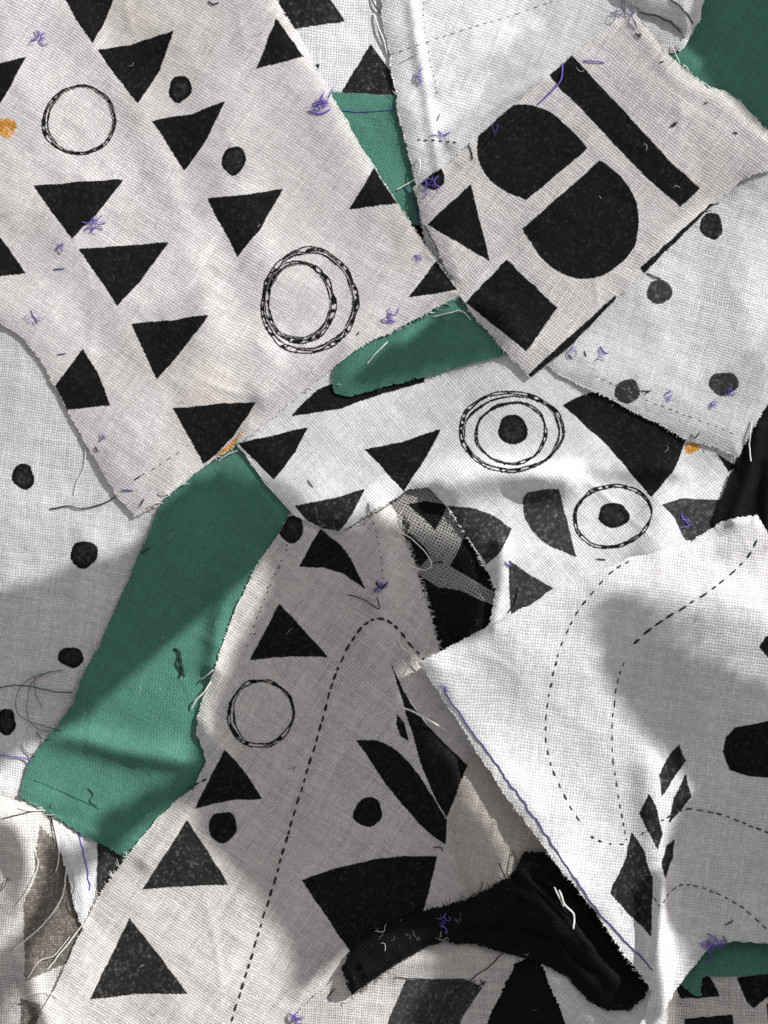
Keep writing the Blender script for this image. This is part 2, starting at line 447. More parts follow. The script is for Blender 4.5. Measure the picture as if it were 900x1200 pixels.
def p_ring(s, cx, cy, rx, ry, wd=1.9, rot=0.0, gapw=0.0):
    n = 64; t = np.arange(n) / n * 2 * math.pi
    r = 1 + 0.02 * np.sin(2 * t + cx) + 0.018 * np.sin(3 * t + cy) + 0.008 * np.sin(9 * t + 1)
    ex, ey = rx * r * np.cos(t), ry * r * np.sin(t); a = math.radians(rot)
    P = np.stack([cx + ex * math.cos(a) - ey * math.sin(a), cy + ex * math.sin(a) + ey * math.cos(a)], 1)
    def sdf(x, y):
        d = seg_dist(x, y, P, True)
        return d - wd * 1.3 * (0.85 + 0.5 * vnoise(x, y, 14, int(cx)))
    return ink_patch(s, 'printed_ring', sdf, (cx - max(rx, ry) - 8, cy - max(rx, ry) - 8, cx + max(rx, ry) + 8, cy + max(rx, ry) + 8),
                     inkset(s.look, 'rope', wear=0.25, ragged=0.7, rope=True), sub=3)

# ------------------------------------------------------------------ threads
def tube_geo(P, r, sides=6, taper=0.35, flat=1.0):
    P = np.asarray(P, float); n = len(P); T = np.gradient(P, axis=0); T /= np.linalg.norm(T, axis=1)[:, None] + 1e-12
    up = np.array([0, 0, 1.0]); A = np.cross(T, up); bad = np.linalg.norm(A, axis=1) < 1e-3; A[bad] = (1, 0, 0)
    A /= np.linalg.norm(A, axis=1)[:, None]; B = np.cross(A, T)
    rr = np.full(n, r, float); 
    if n > 2: rr[0] *= taper; rr[-1] *= taper
    th = np.arange(sides) / sides * 2 * math.pi
    V = (P[:, None] + rr[:, None, None] * (A[:, None] * np.cos(th)[None, :, None] + flat * B[:, None] * np.sin(th)[None, :, None])).reshape(-1, 3)
    F = []
    for k in range(n - 1):
        for q in range(sides):
            a = k * sides + q; b = k * sides + (q + 1) % sides; c = b + sides; d = a + sides
            F += [(a, b, c), (a, c, d)]
    m = len(V); V = np.vstack([V, P[0], P[-1]])
    for q in range(sides):
        F.append((m, (q + 1) % sides, q)); F.append((m + 1, (n - 1) * sides + q, (n - 1) * sides + (q + 1) % sides))
    return V, np.array(F)

def tubes(name, lines, mat, parent=None):
    Vs, Fs, o = [], [], 0
    for P, r, *k in lines:
        V, F = tube_geo(P, r * S, 5 if r < 1 else 6, *k); Vs.append(V); Fs.append(F + o); o += len(V)
    return mesh_from(name, np.vstack(Vs), np.vstack(Fs), [mat], parent)

def on(A, pts, off=1.0, arch=0.0, n=8, wob_=0.0, seed=0):
    P = smooth_line(pts, n) if len(pts) > 2 else np.array([np.array(pts[0]) + (np.array(pts[1], float) - pts[0]) * t for t in np.linspace(0, 1, n + 1)])
    if wob_: P = P + np.stack([vnoise(P[:, 0], P[:, 1], 7, seed), vnoise(P[:, 0], P[:, 1], 7, seed + 1)], 1) * wob_
    z = sample(A, P[:, 0], P[:, 1]) + off
    t = np.linspace(0, 1, len(P)); z = z + arch * np.sin(t * math.pi)
    if arch or wob_: z = np.convolve(np.pad(z, 2, mode='edge'), np.ones(5) / 5, 'valid').clip(min=sample(A, P[:, 0], P[:, 1]) + off * 0.6)
    return world(P[:, 0], P[:, 1], z)

BLACKT = plain_mat('black_thread', (0.015, 0.014, 0.018), 0.6)
WHITET = plain_mat('white_thread', (0.78, 0.76, 0.72), 0.7)
PURPT = plain_mat('violet_thread', (0.17, 0.11, 0.5), 0.6)
BLUET = plain_mat('blue_thread', (0.06, 0.06, 0.22), 0.6)
GREENT = plain_mat('green_thread', (0.05, 0.17, 0.11), 0.7)
GREYT = plain_mat('grey_thread', (0.2, 0.2, 0.23), 0.7)

def stitches(s, pts, dash=8.0, gap=4.5, r=1.15, mat=BLACKT, jitter=0.5, join=False, skip=0.0):
    P = smooth_line(pts, 10); d = np.r_[0, np.cumsum(np.hypot(*np.diff(P, axis=0).T))]
    L = d[-1]; t = 0.0; out = []; k = 0
    rr = random.Random(int(P[0][0] * 7 + P[0][1]))
    while t < L - 2:
        dl = dash * rr.uniform(0.55, 1.3); q = np.linspace(t, min(L, t + dl), 5)
        x = np.interp(q, d, P[:, 0]) + rr.uniform(-jitter, jitter); y = np.interp(q, d, P[:, 1]) + rr.uniform(-jitter, jitter)
        if rr.random() >= skip:
            z = sample(s.Z, x, y) + np.array([-0.5, 0.35, 0.6, 0.35, -0.5])
            rad = r * rr.uniform(0.8, 1.2)
            if join: out.append((world(x, y, z), rad, 0.6, 0.7))
            else:
                tubes('stitch', [(world(x, y, z), rad, 0.6, 0.7)], mat, s.obj)
        t += dl + gap * rr.uniform(0.6, 1.4)
    if join and out:
        o = tubes('stitching', out, mat, s.obj); o['kind'] = 'stuff'

def tuft(s, cx, cy, size=14, n=9, mat=PURPT, ang=None, r=0.42, spread=0.5, seed=None):
    """frayed ends of a thread caught in the cloth"""
    rr = random.Random(int(cx * 13 + cy) if seed is None else seed); L = []; n = int(n * 1.6)
    a0 = math.radians(ang) if ang is not None else rr.uniform(0, math.pi)
    for k in range(n):
        main_ = k < max(2, n // 4)
        a = a0 + rr.gauss(0, spread * (0.4 if main_ else 1.2)) + (math.pi if rr.random() < 0.5 else 0); l = size * (rr.uniform(0.9, 1.5) if main_ else rr.uniform(0.2, 0.7))
        t0 = rr.uniform(-0.5, 0.5) * size * (0.3 if main_ else 1.0)
        x = cx + math.cos(a0) * t0 + rr.gauss(0, 1.2) - (math.cos(a) * l / 2 if main_ else 0); y = cy + math.sin(a0) * t0 + rr.gauss(0, 1.2) - (math.sin(a) * l / 2 if main_ else 0)
        P = [(x, y)]; tw = rr.gauss(0, 0.35)
        for q in range(5): a += rr.gauss(tw, 0.55); x += math.cos(a) * l / 5; y += math.sin(a) * l / 5; P.append((x, y))
        L.append((on(s.Z, P, 0.5 + rr.random(), arch=rr.uniform(0, 2.5), n=2), r * (rr.uniform(1.0, 1.7) if main_ else rr.uniform(0.3, 0.7))))
    return tubes('thread_tuft', L, mat, s.obj)

def bit(s, pts, mat=BLACKT, r=0.9, arch=0.5):
    return tubes('thread_end', [(on(s.Z, pts, 0.5, arch, 4), r)], mat, s.obj)

def loose(label, pts, mat=WHITET, r=0.75, arch=3.0, group=None, cat='thread', twist=0.6, A=None, off=1.0):
    o = tubes('loose_thread', [(on(H if A is None else A, pts, off, arch, 8, twist, int(pts[0][0])), r)], mat)
    o['label'] = label; o['category'] = cat
    if group: o['group'] = group
    return o

def fringe(s, a, b, n, length=6, mat=WHITET, r=0.35, outward=None, spread=0.5):
    """short loose fibres standing out of a cut edge between two plan points"""
    rr = random.Random(int(a[0] * 3 + b[1])); a = np.array(a, float); b = np.array(b, float); e = b - a; e /= np.hypot(*e)
    nrm = np.array([e[1], -e[0]]) * (outward or 1); L = []
    sdv = 1
    for k in range(n):
        p = a + (b - a) * rr.random(); 
        dr = nrm + e * rr.gauss(0, spread); l = length * rr.uniform(0.3, 1.25)
        # find the cut edge from the inside out
        tst = poly_sd(np.array([p[0] + nrm[0] * 8, p[0] - nrm[0] * 8]), np.array([p[1] + nrm[1] * 8, p[1] - nrm[1] * 8]), s.poly)
        if tst[0] < tst[1]: nrm = -nrm; dr = nrm + e * rr.gauss(0, spread)
        q = p - nrm * 12
        ts = np.linspace(0, 24, 49); pts = q[None] + ts[:, None] * nrm[None]
        sdd = poly_sd(pts[:, 0], pts[:, 1], s.poly); idx = np.nonzero(sdd > -0.5)[0]
        if len(idx) == 0 or idx[0] == 0: continue
        p = pts[idx[0]] - nrm * 1.5
        z0 = float(sample(s.Z, np.array([p[0] - nrm[0] * 2]), np.array([p[1] - nrm[1] * 2]))[0])
        p1 = p + dr * l * 0.5 + e * rr.gauss(0, .8); p2 = p1 + dr * l * 0.5 + e * rr.gauss(0, 1.5)
        z = np.array([z0 + 0.1, z0 + 0.2 - l * 0.05, z0 - l * 0.15 + rr.gauss(0, 0.6)])
        X = np.array([p, p1, p2]); L.append((world(X[:, 0], X[:, 1], z), r * rr.uniform(0.6, 1.4)))
    if L:
        o = tubes('fringe', L, mat, s.obj); o['kind'] = 'stuff'

# ------------------------------------------------------------------ the looks of the cloths
WHITE = (0.84, 0.835, 0.83)
LINEN = dict(name='white_linen', col=WHITE, width=0.86, slub=0.7, trans=0.18)
COTTON = dict(name='white_cotton', col=(0.835, 0.84, 0.85), width=0.92, slub=0.4, trans=0.15)
BLOCKLINEN = dict(name='block_linen', col=(0.815, 0.795, 0.78), width=0.82, slub=0.8, trans=0.18, pit=0.4)
COOLLINEN = dict(name='cool_linen', col=(0.8, 0.805, 0.82), width=0.88, slub=0.6, trans=0.18)
OPEN = dict(name='open_linen', col=(0.78, 0.755, 0.72), width=0.82, slub=0.75, holes=True, trans=0.25)
SHEERLINEN = dict(name='sheer_linen', col=(0.84, 0.815, 0.785), width=0.87, slub=0.8, holes=True, trans=0.25)
GAUZE = dict(name='gauze_linen', col=(0.72, 0.67, 0.61), width=0.68, slub=0.6, holes=True, trans=0.3)
STAINED = dict(name='stained_linen', col=(0.825, 0.80, 0.79), width=0.9, slub=0.7, trans=0.2, stain=(0.78, 0.64, 0.46, 0.3))
NET = dict(name='grey_net', col=(0.42, 0.41, 0.39), width=0.6, slub=0.3, holes=True, trans=0.2)
GREEN = dict(name='green_cotton', col=(0.08, 0.235, 0.176), width=0.98, slub=0.25, twill=True, trans=0.08, pit=0.4, depth=0.12, stain=(0.115, 0.27, 0.2, 0.5))
BLACK = dict(name='black_cotton', col=(0.009, 0.009, 0.01), width=0.95, slub=0.3, trans=0.02, fuzz=0.12)
BLACKROLL = dict(name='black_linen', col=(0.007, 0.007, 0.008), width=0.9, slub=0.8, trans=0.02, fuzz=0.12, depth=0.3)

# ------------------------------------------------------------------ table
def table():
    m, T = new_mat('dark_table')
    geo = T.node('ShaderNodeTexCoord').outputs['Object']
    n = T.noise(geo, 40, 4, '3D')
    p = T.node('ShaderNodeBsdfPrincipled'); T.put(p.inputs['Base Color'], T.mix(n, (0.05, 0.035, 0.025), (0.12, 0.085, 0.06)))
    p.inputs['Roughness'].default_value = 0.5
    o = T.node('ShaderNodeOutputMaterial'); T.put(o.inputs[0], p.outputs[0])
    v = [(-2, -2, -0.0006), (2, -2, -0.0006), (2, 2, -0.0006), (-2, 2, -0.0006)]
    t = mesh_from('table_surface', v, [(0, 1, 2), (0, 2, 3)], [m]); t['kind'] = 'structure'
table()
# ------------------------------------------------------------------ the scraps, from the bottom of the pile up
CLOTHS = 'printed and plain fabric scraps in the pile'
base = scrap('fabric_scrap', 'black cloth spread at the bottom of the pile, seen in the gaps between scraps', 'fabric scrap',
             [(-110, -110), (1010, -110), (1010, 1310), (-110, 1310)], BLACK, 20, wrinkle=(6, 90), seed=3)

green_top = scrap('fabric_scrap', 'dark green cloth filling the top right corner beside the rolled white strip', 'fabric scrap',
                  [(775, -110), (1005, -110), (1005, 230), (900, 230), (740, 90), (790, 30)], GREEN, 38, 2.3, seed=5, wrinkle=(3, 120))

back = scrap('fabric_scrap', 'white cloth with grey triangles at the top, above the small green piece', 'fabric scrap',
             [(280, -110), (470, -110), (500, 60), (500, 200), (400, 190), (340, 110), (290, 20)], COTTON, 4, 2.9, seed=8, wrinkle=(1, 80), gap=2)
p_poly(back, 'printed_triangle', [(355, -52), (404, 21), (305, 37)], 'worn')
p_poly(back, 'printed_triangle', [(434, 48), (478, 108), (399, 107)], 'worn')
p_poly(back, 'printed_triangle', [(364, 75), (375, 71), (369, 83)], 'worn')

left = scrap('fabric_scrap', 'white linen with black dots at the left edge, left of the long green strip', 'fabric scrap',
             [(-110, 300), (60, 340), (230, 560), (250, 640), (180, 780), (110, 870), (60, 950), (20, 990), (-110, 1010)], LINEN, 8, 2.9,
             seed=12, wrinkle=(3, 110), ridges=[([(-50, 930), (60, 940)], 8, 22), ([(105, 640), (80, 760)], 5, 16)])
for a in ((25, 558, 13, 15), (97, 650, 16, 16), (81, 771, 15, 12), (5, 847, 12, 15)): p_dot(left, *a)

crumple = scrap('fabric_scrap', 'crumpled thin white cloth in the lower left corner with a brown print showing through', 'fabric scrap',
                [(-110, 925), (-10, 930), (40, 945), (70, 975), (85, 1010), (110, 1080), (130, 1130), (110, 1200), (90, 1310), (-110, 1310)],
                OPEN, 3, 2.7, seed=14, wrinkle=(5, 60), lift=4,
                ridges=[([(-30, 950), (20, 970), (35, 1020), (20, 1080), (-40, 1140)], 26, 24), ([(30, 1140), (60, 1210)], 10, 14)])
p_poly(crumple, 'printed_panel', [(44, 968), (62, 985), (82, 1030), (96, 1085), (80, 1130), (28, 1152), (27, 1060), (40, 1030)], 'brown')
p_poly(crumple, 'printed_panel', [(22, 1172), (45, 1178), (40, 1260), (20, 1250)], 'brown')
fringe(crumple, (40, 945), (85, 1010), 22, 9, outward=1)

grey_bit = scrap('fabric_scrap', 'small grey printed scrap under the bottom tip of the green strip', 'fabric scrap',
                 [(102, 975), (160, 985), (160, 1040), (112, 1080), (104, 1030)], OPEN, 4, 2.7, seed=15, wrinkle=(1, 40))
p_poly(grey_bit, 'printed_panel', [(112, 984), (155, 990), (150, 1030), (112, 1062)], 'grey')

strip = scrap('fabric_scrap', 'narrow white strip with one purple seam, below the bottom tip of the green strip', 'fabric scrap',
              [(58, 955), (112, 975), (111, 1040), (108, 1060), (94, 1092), (86, 1068), (72, 1010)], COTTON, -14, 2.7, seed=16, wrinkle=(1, 40), lift=4)
tubes('seam_thread', [(on(strip.Z, [(88, 968), (93, 990), (99, 1015), (104, 1045)], 0.6, 0, 10, 1.2, 4), 0.75)], PURPT, strip.obj)

green_left = scrap('fabric_scrap', 'long green cloth strip running down the left of the picture with a folded lower end', 'fabric scrap',
                   [(200, 560), (290, 490), (400, 580), (350, 700), (300, 850), (215, 960), (142, 1006), (118, 992), (88, 975), (50, 953), (21, 933),
                    (30, 898), (52, 866), (78, 838), (100, 786), (122, 740), (150, 680), (178, 612)],
                   GREEN, 28, 2.3, seed=18, wrinkle=(2.5, 70), lift=2, creases=46,
                   ridges=[([(40, 862), (90, 866), (150, 882), (225, 893)], 13, 15), ([(300, 660), (262, 712), (250, 780)], 12, 14),
                           ([(170, 630), (158, 720)], 3, 12)])
tubes('seam_thread', [(on(green_left.Z, [(38, 915), (60, 924), (90, 938), (115, 950)], 0.3, 0, 10, 0.8, 4), 0.55)], GREENT, green_left.obj)
bit(green_left, [(101, 925), (108, 932), (104, 940), (112, 946)], GREENT, 0.7, 1)
bit(green_left, [(62, 940), (56, 948)], GREENT, 0.7, 1)
fringe(green_left, (170, 630), (100, 786), 60, 4, GREENT, 0.3, outward=1)
fringe(green_left, (100, 786), (52, 866), 40, 9, GREENT, 0.3, outward=1)

net = scrap('fabric_scrap', 'black printed open-weave scrap with pale crossing bands, in the middle', 'fabric scrap',
            [(425, 560), (520, 560), (620, 640), (640, 780), (500, 800), (450, 700)], NET, 30, 3.2, seed=20, wrinkle=(2, 60))
for P in ([(478, 591), (500, 588), (525, 591), (511, 621)], [(465, 617), (484, 628), (498, 641), (504, 652), (492, 666), (476, 660)],
          [(547, 625), (590, 700), (528, 664)], [(484, 668), (512, 688), (538, 692), (590, 715), (590, 800), (500, 800)]):
    p_poly(net, 'printed_panel', P, 'solid')

low = scrap('fabric_scrap', 'sheer white linen with triangles, leaves and a dashed stitch line across the lower left', 'fabric scrap',
            [(352, 575), (446, 575), (466, 604), (484, 655), (502, 712), (518, 768), (600, 900), (700, 1040), (660, 1110), (560, 1150), (470, 1180),
             (420, 1310), (-20, 1310), (20, 1240), (42, 1200), (64, 1155), (94, 1092), (121, 1040), (151, 1000), (186, 957), (225, 925), (241, 893),
             (229, 862), (232, 828), (245, 798), (257, 762), (276, 714), (302, 660), (340, 602)],
            SHEERLINEN, 33, 2.9, seed=24, wrinkle=(4, 100), stiff=24, streak=(1.2, 14),
            ridges=[([(445, 600), (455, 690), (440, 760)], 12, 16), ([(238, 850), (262, 900), (215, 960), (170, 1010)], 9, 12),
                    ([(520, 900), (545, 1000), (560, 1050)], 14, 18)])
p_dot(low, 341, 620, 14, 17)
p_poly(low, 'printed_triangle', [(374, 620), (398, 638), (414, 660), (428, 691), (402, 672), (380, 666), (350, 664)])
p_poly(low, 'printed_triangle', [(327, 708), (356, 740), (384, 771), (340, 770), (292, 774)])
p_poly(low, 'printed_triangle', [(263, 879), (285, 905), (307, 938), (270, 939), (228, 948), (244, 915)])
p_poly(low, 'printed_triangle', [(218, 962), (242, 1000), (267, 1039), (215, 1041), (166, 1044)], 'worn')
p_poly(low, 'printed_triangle', [(150, 1079), (185, 1122), (218, 1167), (160, 1168), (104, 1173)], 'worn')
p_dot(low, 260, 971, 16, 19, 'solid'); p_dot(low, 431, 954, 17, 17, 'solid')
p_ring(low, 305, 837, 38, 38, 1.7); p_ring(low, 307, 838, 35, 38, 0.8)
p_poly(low, 'printed_fan', curve([(353, 1034), (400, 1018), (458, 1007), (513, 1006)], [(492, 1088), (450, 1140), (418, 1130)]))
p_poly(low, 'printed_leaf', curve([(417, 868), (442, 870), (468, 884), (492, 912), (524, 962)], [(523, 992), (498, 974), (458, 928), (436, 896), (417, 868)]))
p_poly(low, 'printed_leaf', curve([(458, 778), (474, 812), (500, 850), (552, 902)], [(536, 930), (523, 960)], [(523, 960), (502, 918), (486, 870), (474, 830), (458, 778)]))
p_poly(low, 'printed_leaf', [(466, 838), (474, 848), (479, 870), (470, 864), (465, 850)])
stitches(low, [(270, 1200), (286, 1150), (301, 1100), (315, 1055), (328, 1010), (340, 968), (352, 930), (363, 893), (376, 850), (390, 800), (406, 763),
               (425, 735), (445, 725), (462, 734), (480, 755), (499, 776)], 8.5, 4, 1.35)
stitches(low, [(438, 612), (446, 650), (450, 690)], 3, 5, 0.6, join=True)
for k in ((312, 690), (325, 665), (334, 640), (302, 718), (296, 745)): bit(low, [k, (k[0] + 3, k[1] - 2)], BLACKT, 0.6, 0)
stitches(low, [(218, 926), (240, 914), (252, 906)], 9, 4, 0.9)
tuft(low, 446, 690, 12, 8, PURPT, 120); bit(low, [(406, 697), (424, 702), (444, 714), (441, 700)], BLACKT, 0.7, 1)
bit(low, [(440, 682), (446, 690), (455, 682)], BLACKT, 1.0, 1.5)
bit(low, [(334, 745), (342, 736)], GREYT, 0.5, 1); bit(low, [(508, 996), (516, 995), (519, 1000)], BLACKT, 0.7, 1)
fringe(low, (466, 604), (518, 768), 150, 6, WHITET, 0.3, outward=1, spread=0.25)
fringe(low, (151, 1000), (94, 1092), 30, 7, outward=-1)

stitches(low, [(352, 612), (335, 645), (315, 690), (300, 725), (285, 770)], 2.5, 9, 0.6, join=True)
tuft(low, 345, 900, 6, 4, GREYT, 40, r=0.25); tuft(low, 300, 1010, 7, 3, WHITET, 10, r=0.25)
fringe(low, (302, 660), (245, 798), 26, 4, outward=-1)

fold = scrap('fabric_scrap', 'folded beige hem of thin linen above the black roll, beside the big white cloth', 'fabric scrap',
             [(548, 900), (570, 870), (720, 1000), (680, 1040), (622, 1012), (590, 1030), (562, 1062), (545, 1045), (530, 1000), (524, 968), (536, 930)],
             GAUZE, 14, 2.9, seed=27, wrinkle=(1, 40), lift=5, streak=(2.0, 6))
fringe(fold, (562, 1062), (622, 1012), 50, 8, WHITET, 0.3, outward=1)

centre = scrap('fabric_scrap', 'white cloth in the middle printed with ringed dots, triangles and a black band', 'fabric scrap',
               [(300, 400), (500, 380), (640, 380), (760, 420), (870, 500), (866, 540), (850, 590), (838, 640), (900, 720), (600, 820), (574, 736),
                (581, 693), (563, 656), (545, 625), (523, 592), (505, 573), (480, 572), (440, 598), (398, 623), (378, 620), (345, 604), (312, 566), (276, 522)],
               COTTON, 48, 2.8, seed=30, wrinkle=(3, 90), stiff=20, lift=3,
               ridges=[([(505, 580), (575, 556), (660, 560)], 20, 20), ([(588, 640), (580, 700), (574, 735)], 14, 10),
                       ([(640, 560), (690, 520)], 6, 22), ([(780, 560), (770, 640)], 10, 26)])
p_poly(centre, 'printed_panel', [(341, 487), (372, 455), (500, 415), (498, 447), (440, 463), (400, 478)])
p_poly(centre, 'printed_triangle', [(428, 526), (470, 518), (517, 502), (498, 538), (473, 575)])
p_poly(centre, 'printed_triangle', [(278, 519), (361, 500), (345, 530), (320, 562)])
p_poly(centre, 'printed_triangle', [(345, 593), (390, 584), (428, 573), (412, 603), (396, 624), (370, 622)], 'worn')
p_ring(centre, 600, 505, 60, 46, 1.9, 5); p_ring(centre, 601, 507, 57, 43, 0.9, 0)
p_ring(centre, 600, 507, 41, 36, 1.5, 0); p_dot(centre, 602, 503, 18, 17)
p_ring(centre, 719, 605, 45, 36, 1.6, -8); p_dot(centre, 721, 604, 19, 14)
p_poly(centre, 'printed_band', [(660, 474), (700, 455), (810, 505), (792, 550), (765, 583), (712, 520)])
p_poly(centre, 'printed_leaf', curve([(523, 593), (555, 596), (580, 605), (600, 620)], [(600, 620), (588, 645), (571, 661)], [(571, 661), (545, 625)]), 'grey')
p_poly(centre, 'printed_leaf', curve([(655, 573), (677, 653)], [(677, 653), (648, 641), (627, 625), (616, 605), (614, 584)], [(614, 584), (620, 577), (636, 574), (655, 573)]), 'grey')
p_poly(centre, 'printed_leaf', [(597, 657), (622, 674), (650, 690), (600, 724), (599, 700)], 'grey')
p_poly(centre, 'printed_leaf', [(777, 591), (800, 584), (850, 586), (840, 630), (806, 634), (792, 606)], 'grey')
p_poly(centre, 'printed_spot', [(805, 520), (815, 518), (823, 524), (815, 530), (806, 530)], 'orange', smooth=3)
p_poly(centre, 'printed_panel', [(842, 532), (866, 546), (856, 552)])
tuft(centre, 806, 610, 12, 8, PURPT, 30); bit(centre, [(608, 688), (605, 705), (595, 720)], BLACKT, 0.8, 1)
bit(centre, [(432, 588), (433, 600)], GREYT, 0.8, 1); bit(centre, [(360, 562), (367, 571)], GREYT, 0.8, 1)
bit(centre, [(700, 655), (712, 656)], BLACKT, 0.7, 1); tuft(centre, 596, 661, 5, 5, PURPT)
stitches(centre, [(404, 622), (440, 601), (478, 576)], 6, 2.0, 0.7, join=True)
fringe(centre, (523, 592), (581, 693), 40, 5, outward=-1)

green_mid = scrap('fabric_scrap', 'dark green wedge of cloth in the centre, between the triangle print and the abstract print', 'fabric scrap',
                  [(388, 450), (392, 460), (408, 464), (500, 440), (590, 416), (620, 400), (560, 330), (500, 330), (400, 400)], GREEN, 20, 2.3, seed=33,
                  wrinkle=(1, 60), dome=(3, 7), lift=2)
fringe(green_mid, (410, 463), (590, 416), 14, 4, GREENT, outward=-1)
green_small = scrap('fabric_scrap', 'small mid green scrap with a blue seam, top centre beside the plain white hem', 'fabric scrap',
                    [(340, 98), (386, 104), (430, 106), (480, 109), (520, 260), (440, 260)], GREEN, 12, 2.3, seed=34, wrinkle=(0.5, 60), gap=1.4)
tubes('seam_thread', [(on(green_small.Z, [(390, 127), (430, 128), (468, 125)], 0.3, 0, 14, 1.0, 3), 0.7)], BLUET, green_small.obj)

black_right = scrap('fabric_scrap', 'soft black cloth bunched at the right edge, below the dotted white cloth', 'fabric scrap',
                    [(872, 505), (940, 430), (1005, 400), (1005, 720), (900, 700), (838, 612), (852, 575), (868, 535)], BLACK, 60, 2.6, seed=36,
                    wrinkle=(4, 50), ridges=[([(890, 500), (878, 560), (860, 610)], 12, 9), ([(905, 540), (900, 640)], 10, 10)])

dotted = scrap('fabric_scrap', 'white linen with four grey dots at the right, below the abstract black print', 'fabric scrap',
               [(640, 425), (700, 330), (820, 230), (900, 150), (1005, 120), (1005, 380), (940, 420), (898, 480), (868, 535), (800, 511), (730, 474), (655, 438)],
               COOLLINEN, 18, 2.8, seed=38, wrinkle=(3, 100), lift=3, stiff=18, ridges=[([(900, 200), (870, 300), (900, 420)], 6, 40)])
for a in ((836, 263, 13, 16), (775, 340, 14, 15), (737, 458, 14, 15), (850, 449, 17, 14)): p_dot(dotted, *a, 'grey' if a[0] != 836 else 'worn')
for a in ((708, 412, 13, 65), (675, 410, 9, 10), (783, 466, 8, 60), (855, 458, 9, 140), (838, 473, 8, 160)): tuft(dotted, a[0], a[1], a[2], 7, PURPT, a[3], spread=0.3)
for P in ([(732, 388 - 60), (745, 322), (752, 318)], [(752, 457), (764, 458)], [(756, 462), (765, 456)], [(812, 508), (816, 513), (822, 506)], [(667, 414), (672, 420)],
          [(686, 410), (688, 417)], [(760, 318), (768, 322), (777, 325)], [(863, 152), (868, 154)]): bit(dotted, P, BLACKT, 0.7, 1)
stitches(dotted, [(700, 440), (760, 468), (830, 495), (868, 510)], 5, 5, 0.5, GREYT, join=True)
fringe(dotted, (655, 438), (868, 535), 60, 4, outward=-1)

hem = scrap('fabric_scrap', 'plain white cloth with a double hem and faint grey seams, top centre right', 'fabric scrap',
            [(436, -110), (720, -110), (760, 0), (735, 30), (620, 130), (540, 330), (500, 300), (488, 225), (482, 190), (474, 160), (463, 105), (456, 60), (448, 20)],
            COTTON, 22, 3.0, seed=40, wrinkle=(2.5, 60), lift=5, streak=(1.0, 10),
            ridges=[([(478, -60), (484, 20), (500, 110), (515, 200)], 4, 7), ([(515, 100), (560, 70), (620, 30)], 5, 12),
                    ([(530, 165), (580, 120), (640, 90)], 6, 9), ([(540, 190), (600, 130)], 5, 7)])
stitches(hem, [(460, 60), (485, 52), (520, 40), (560, 27), (600, 15), (660, -6)], 7, 4, 0.5, GREYT)
stitches(hem, [(489, 162), (512, 163), (535, 165)], 6, 4, 0.8)
stitches(hem, [(497, -10), (498, 30), (505, 70), (514, 110)], 3, 5, 0.4, GREYT, join=True)
tuft(hem, 489, 88, 14, 7, PURPT, 105, spread=0.2); tuft(hem, 519, 156, 14, 5, PURPT, 70)
bit(hem, [(512, 140), (516, 131)], GREYT, 0.7, 1); bit(hem, [(466, 73), (489, 61)], GREYT, 0.45, 0)
fringe(hem, (456, 60), (490, 222), 40, 4, outward=1)

# ---- loop of cloth, top right: a lower layer seen in the mouth of the loop and an upper layer bending down to it
loop_in = scrap('lower_layer', '', '', [(735, -110), (850, -110), (822, 20), (808, 44), (800, 57), (780, 60), (755, 50), (735, 25)], LINEN, 12, 2.8, seed=41, wrinkle=(0.5, 60))
abstract = scrap('fabric_scrap', 'white linen printed with a bold black arch, bar, square and triangle, upper right', 'fabric scrap',
                 [(484, 218), (530, 185), (600, 122), (680, 55), (730, 14), (745, 12), (760, 30), (775, 52), (800, 75), (832, 101), (850, 104), (872, 118), (900, 150),
                  (1005, 230), (1005, 330), (930, 190), (870, 210), (840, 238), (760, 316), (722, 351), (670, 405), (622, 443), (604, 424), (560, 375), (530, 330), (497, 262)],
                 BLOCKLINEN, 37, 3.0, seed=44, wrinkle=(2, 90), lift=3, stiff=18, sag=0.5,
                 ridges=[([(745, 20), (790, 85), (850, 120), (900, 165)], 3, 10), ([(500, 215), (600, 130), (720, 25)], 5, 8)])
bar = p_poly(abstract, 'printed_bar', [(641, 82), (667, 58), (705, 98), (748, 145), (790, 190), (823, 219), (799, 240), (768, 214), (722, 168), (690, 133), (660, 104)])
p_poly(abstract, 'printed_arch', curve([(618, 232), (594, 223), (573, 207), (561, 184), (561, 158), (572, 138), (592, 125), (615, 121), (642, 127), (664, 144), (690, 172)]))
p_poly(abstract, 'printed_arch', curve([(704, 186), (729, 205), (746, 232), (750, 262), (743, 290), (722, 313), (692, 325), (660, 319), (636, 300), (613, 267)]))
p_poly(abstract, 'printed_triangle', [(552, 214), (575, 305), (501, 261)])
p_poly(abstract, 'printed_square', [(595, 303), (654, 360), (617, 411), (546, 353)])
p_poly(abstract, 'printed_bar', [(618, 440), (722, 345), (724, 356), (626, 446)])
p_poly(abstract, 'printed_bar', [(752, 312), (836, 236), (842, 240), (759, 322)])
p_dot(abstract, 507, 207, 15, 13)
tuft(abstract, 507, 216, 16, 12, PURPT, 10)
bit(abstract, [(660, 72), (658, 92), (644, 108), (630, 121)], PURPT, 1.0, 4)
bit(abstract, [(684, 69), (698, 69), (710, 71)], PURPT, 0.8, 2)
tuft(abstract, 585, 150, 14, 4, BLUET, 150, r=0.3); tuft(abstract, 735, 12, 20, 9, BLUET, 150)
for P in ([(750, 37), (753, 39)], [(746, 36), (752, 42)], [(774, 71), (779, 70)], [(827, 119), (831, 118)], [(861, 153), (867, 154)], [(549, 167), (553, 178), (554, 186)],
          [(786, 148), (793, 141)], [(790, 147), (796, 140)], [(836, 239), (845, 236)], [(616, 387), (614, 392)]): bit(abstract, P, BLACKT, 0.9, 1)
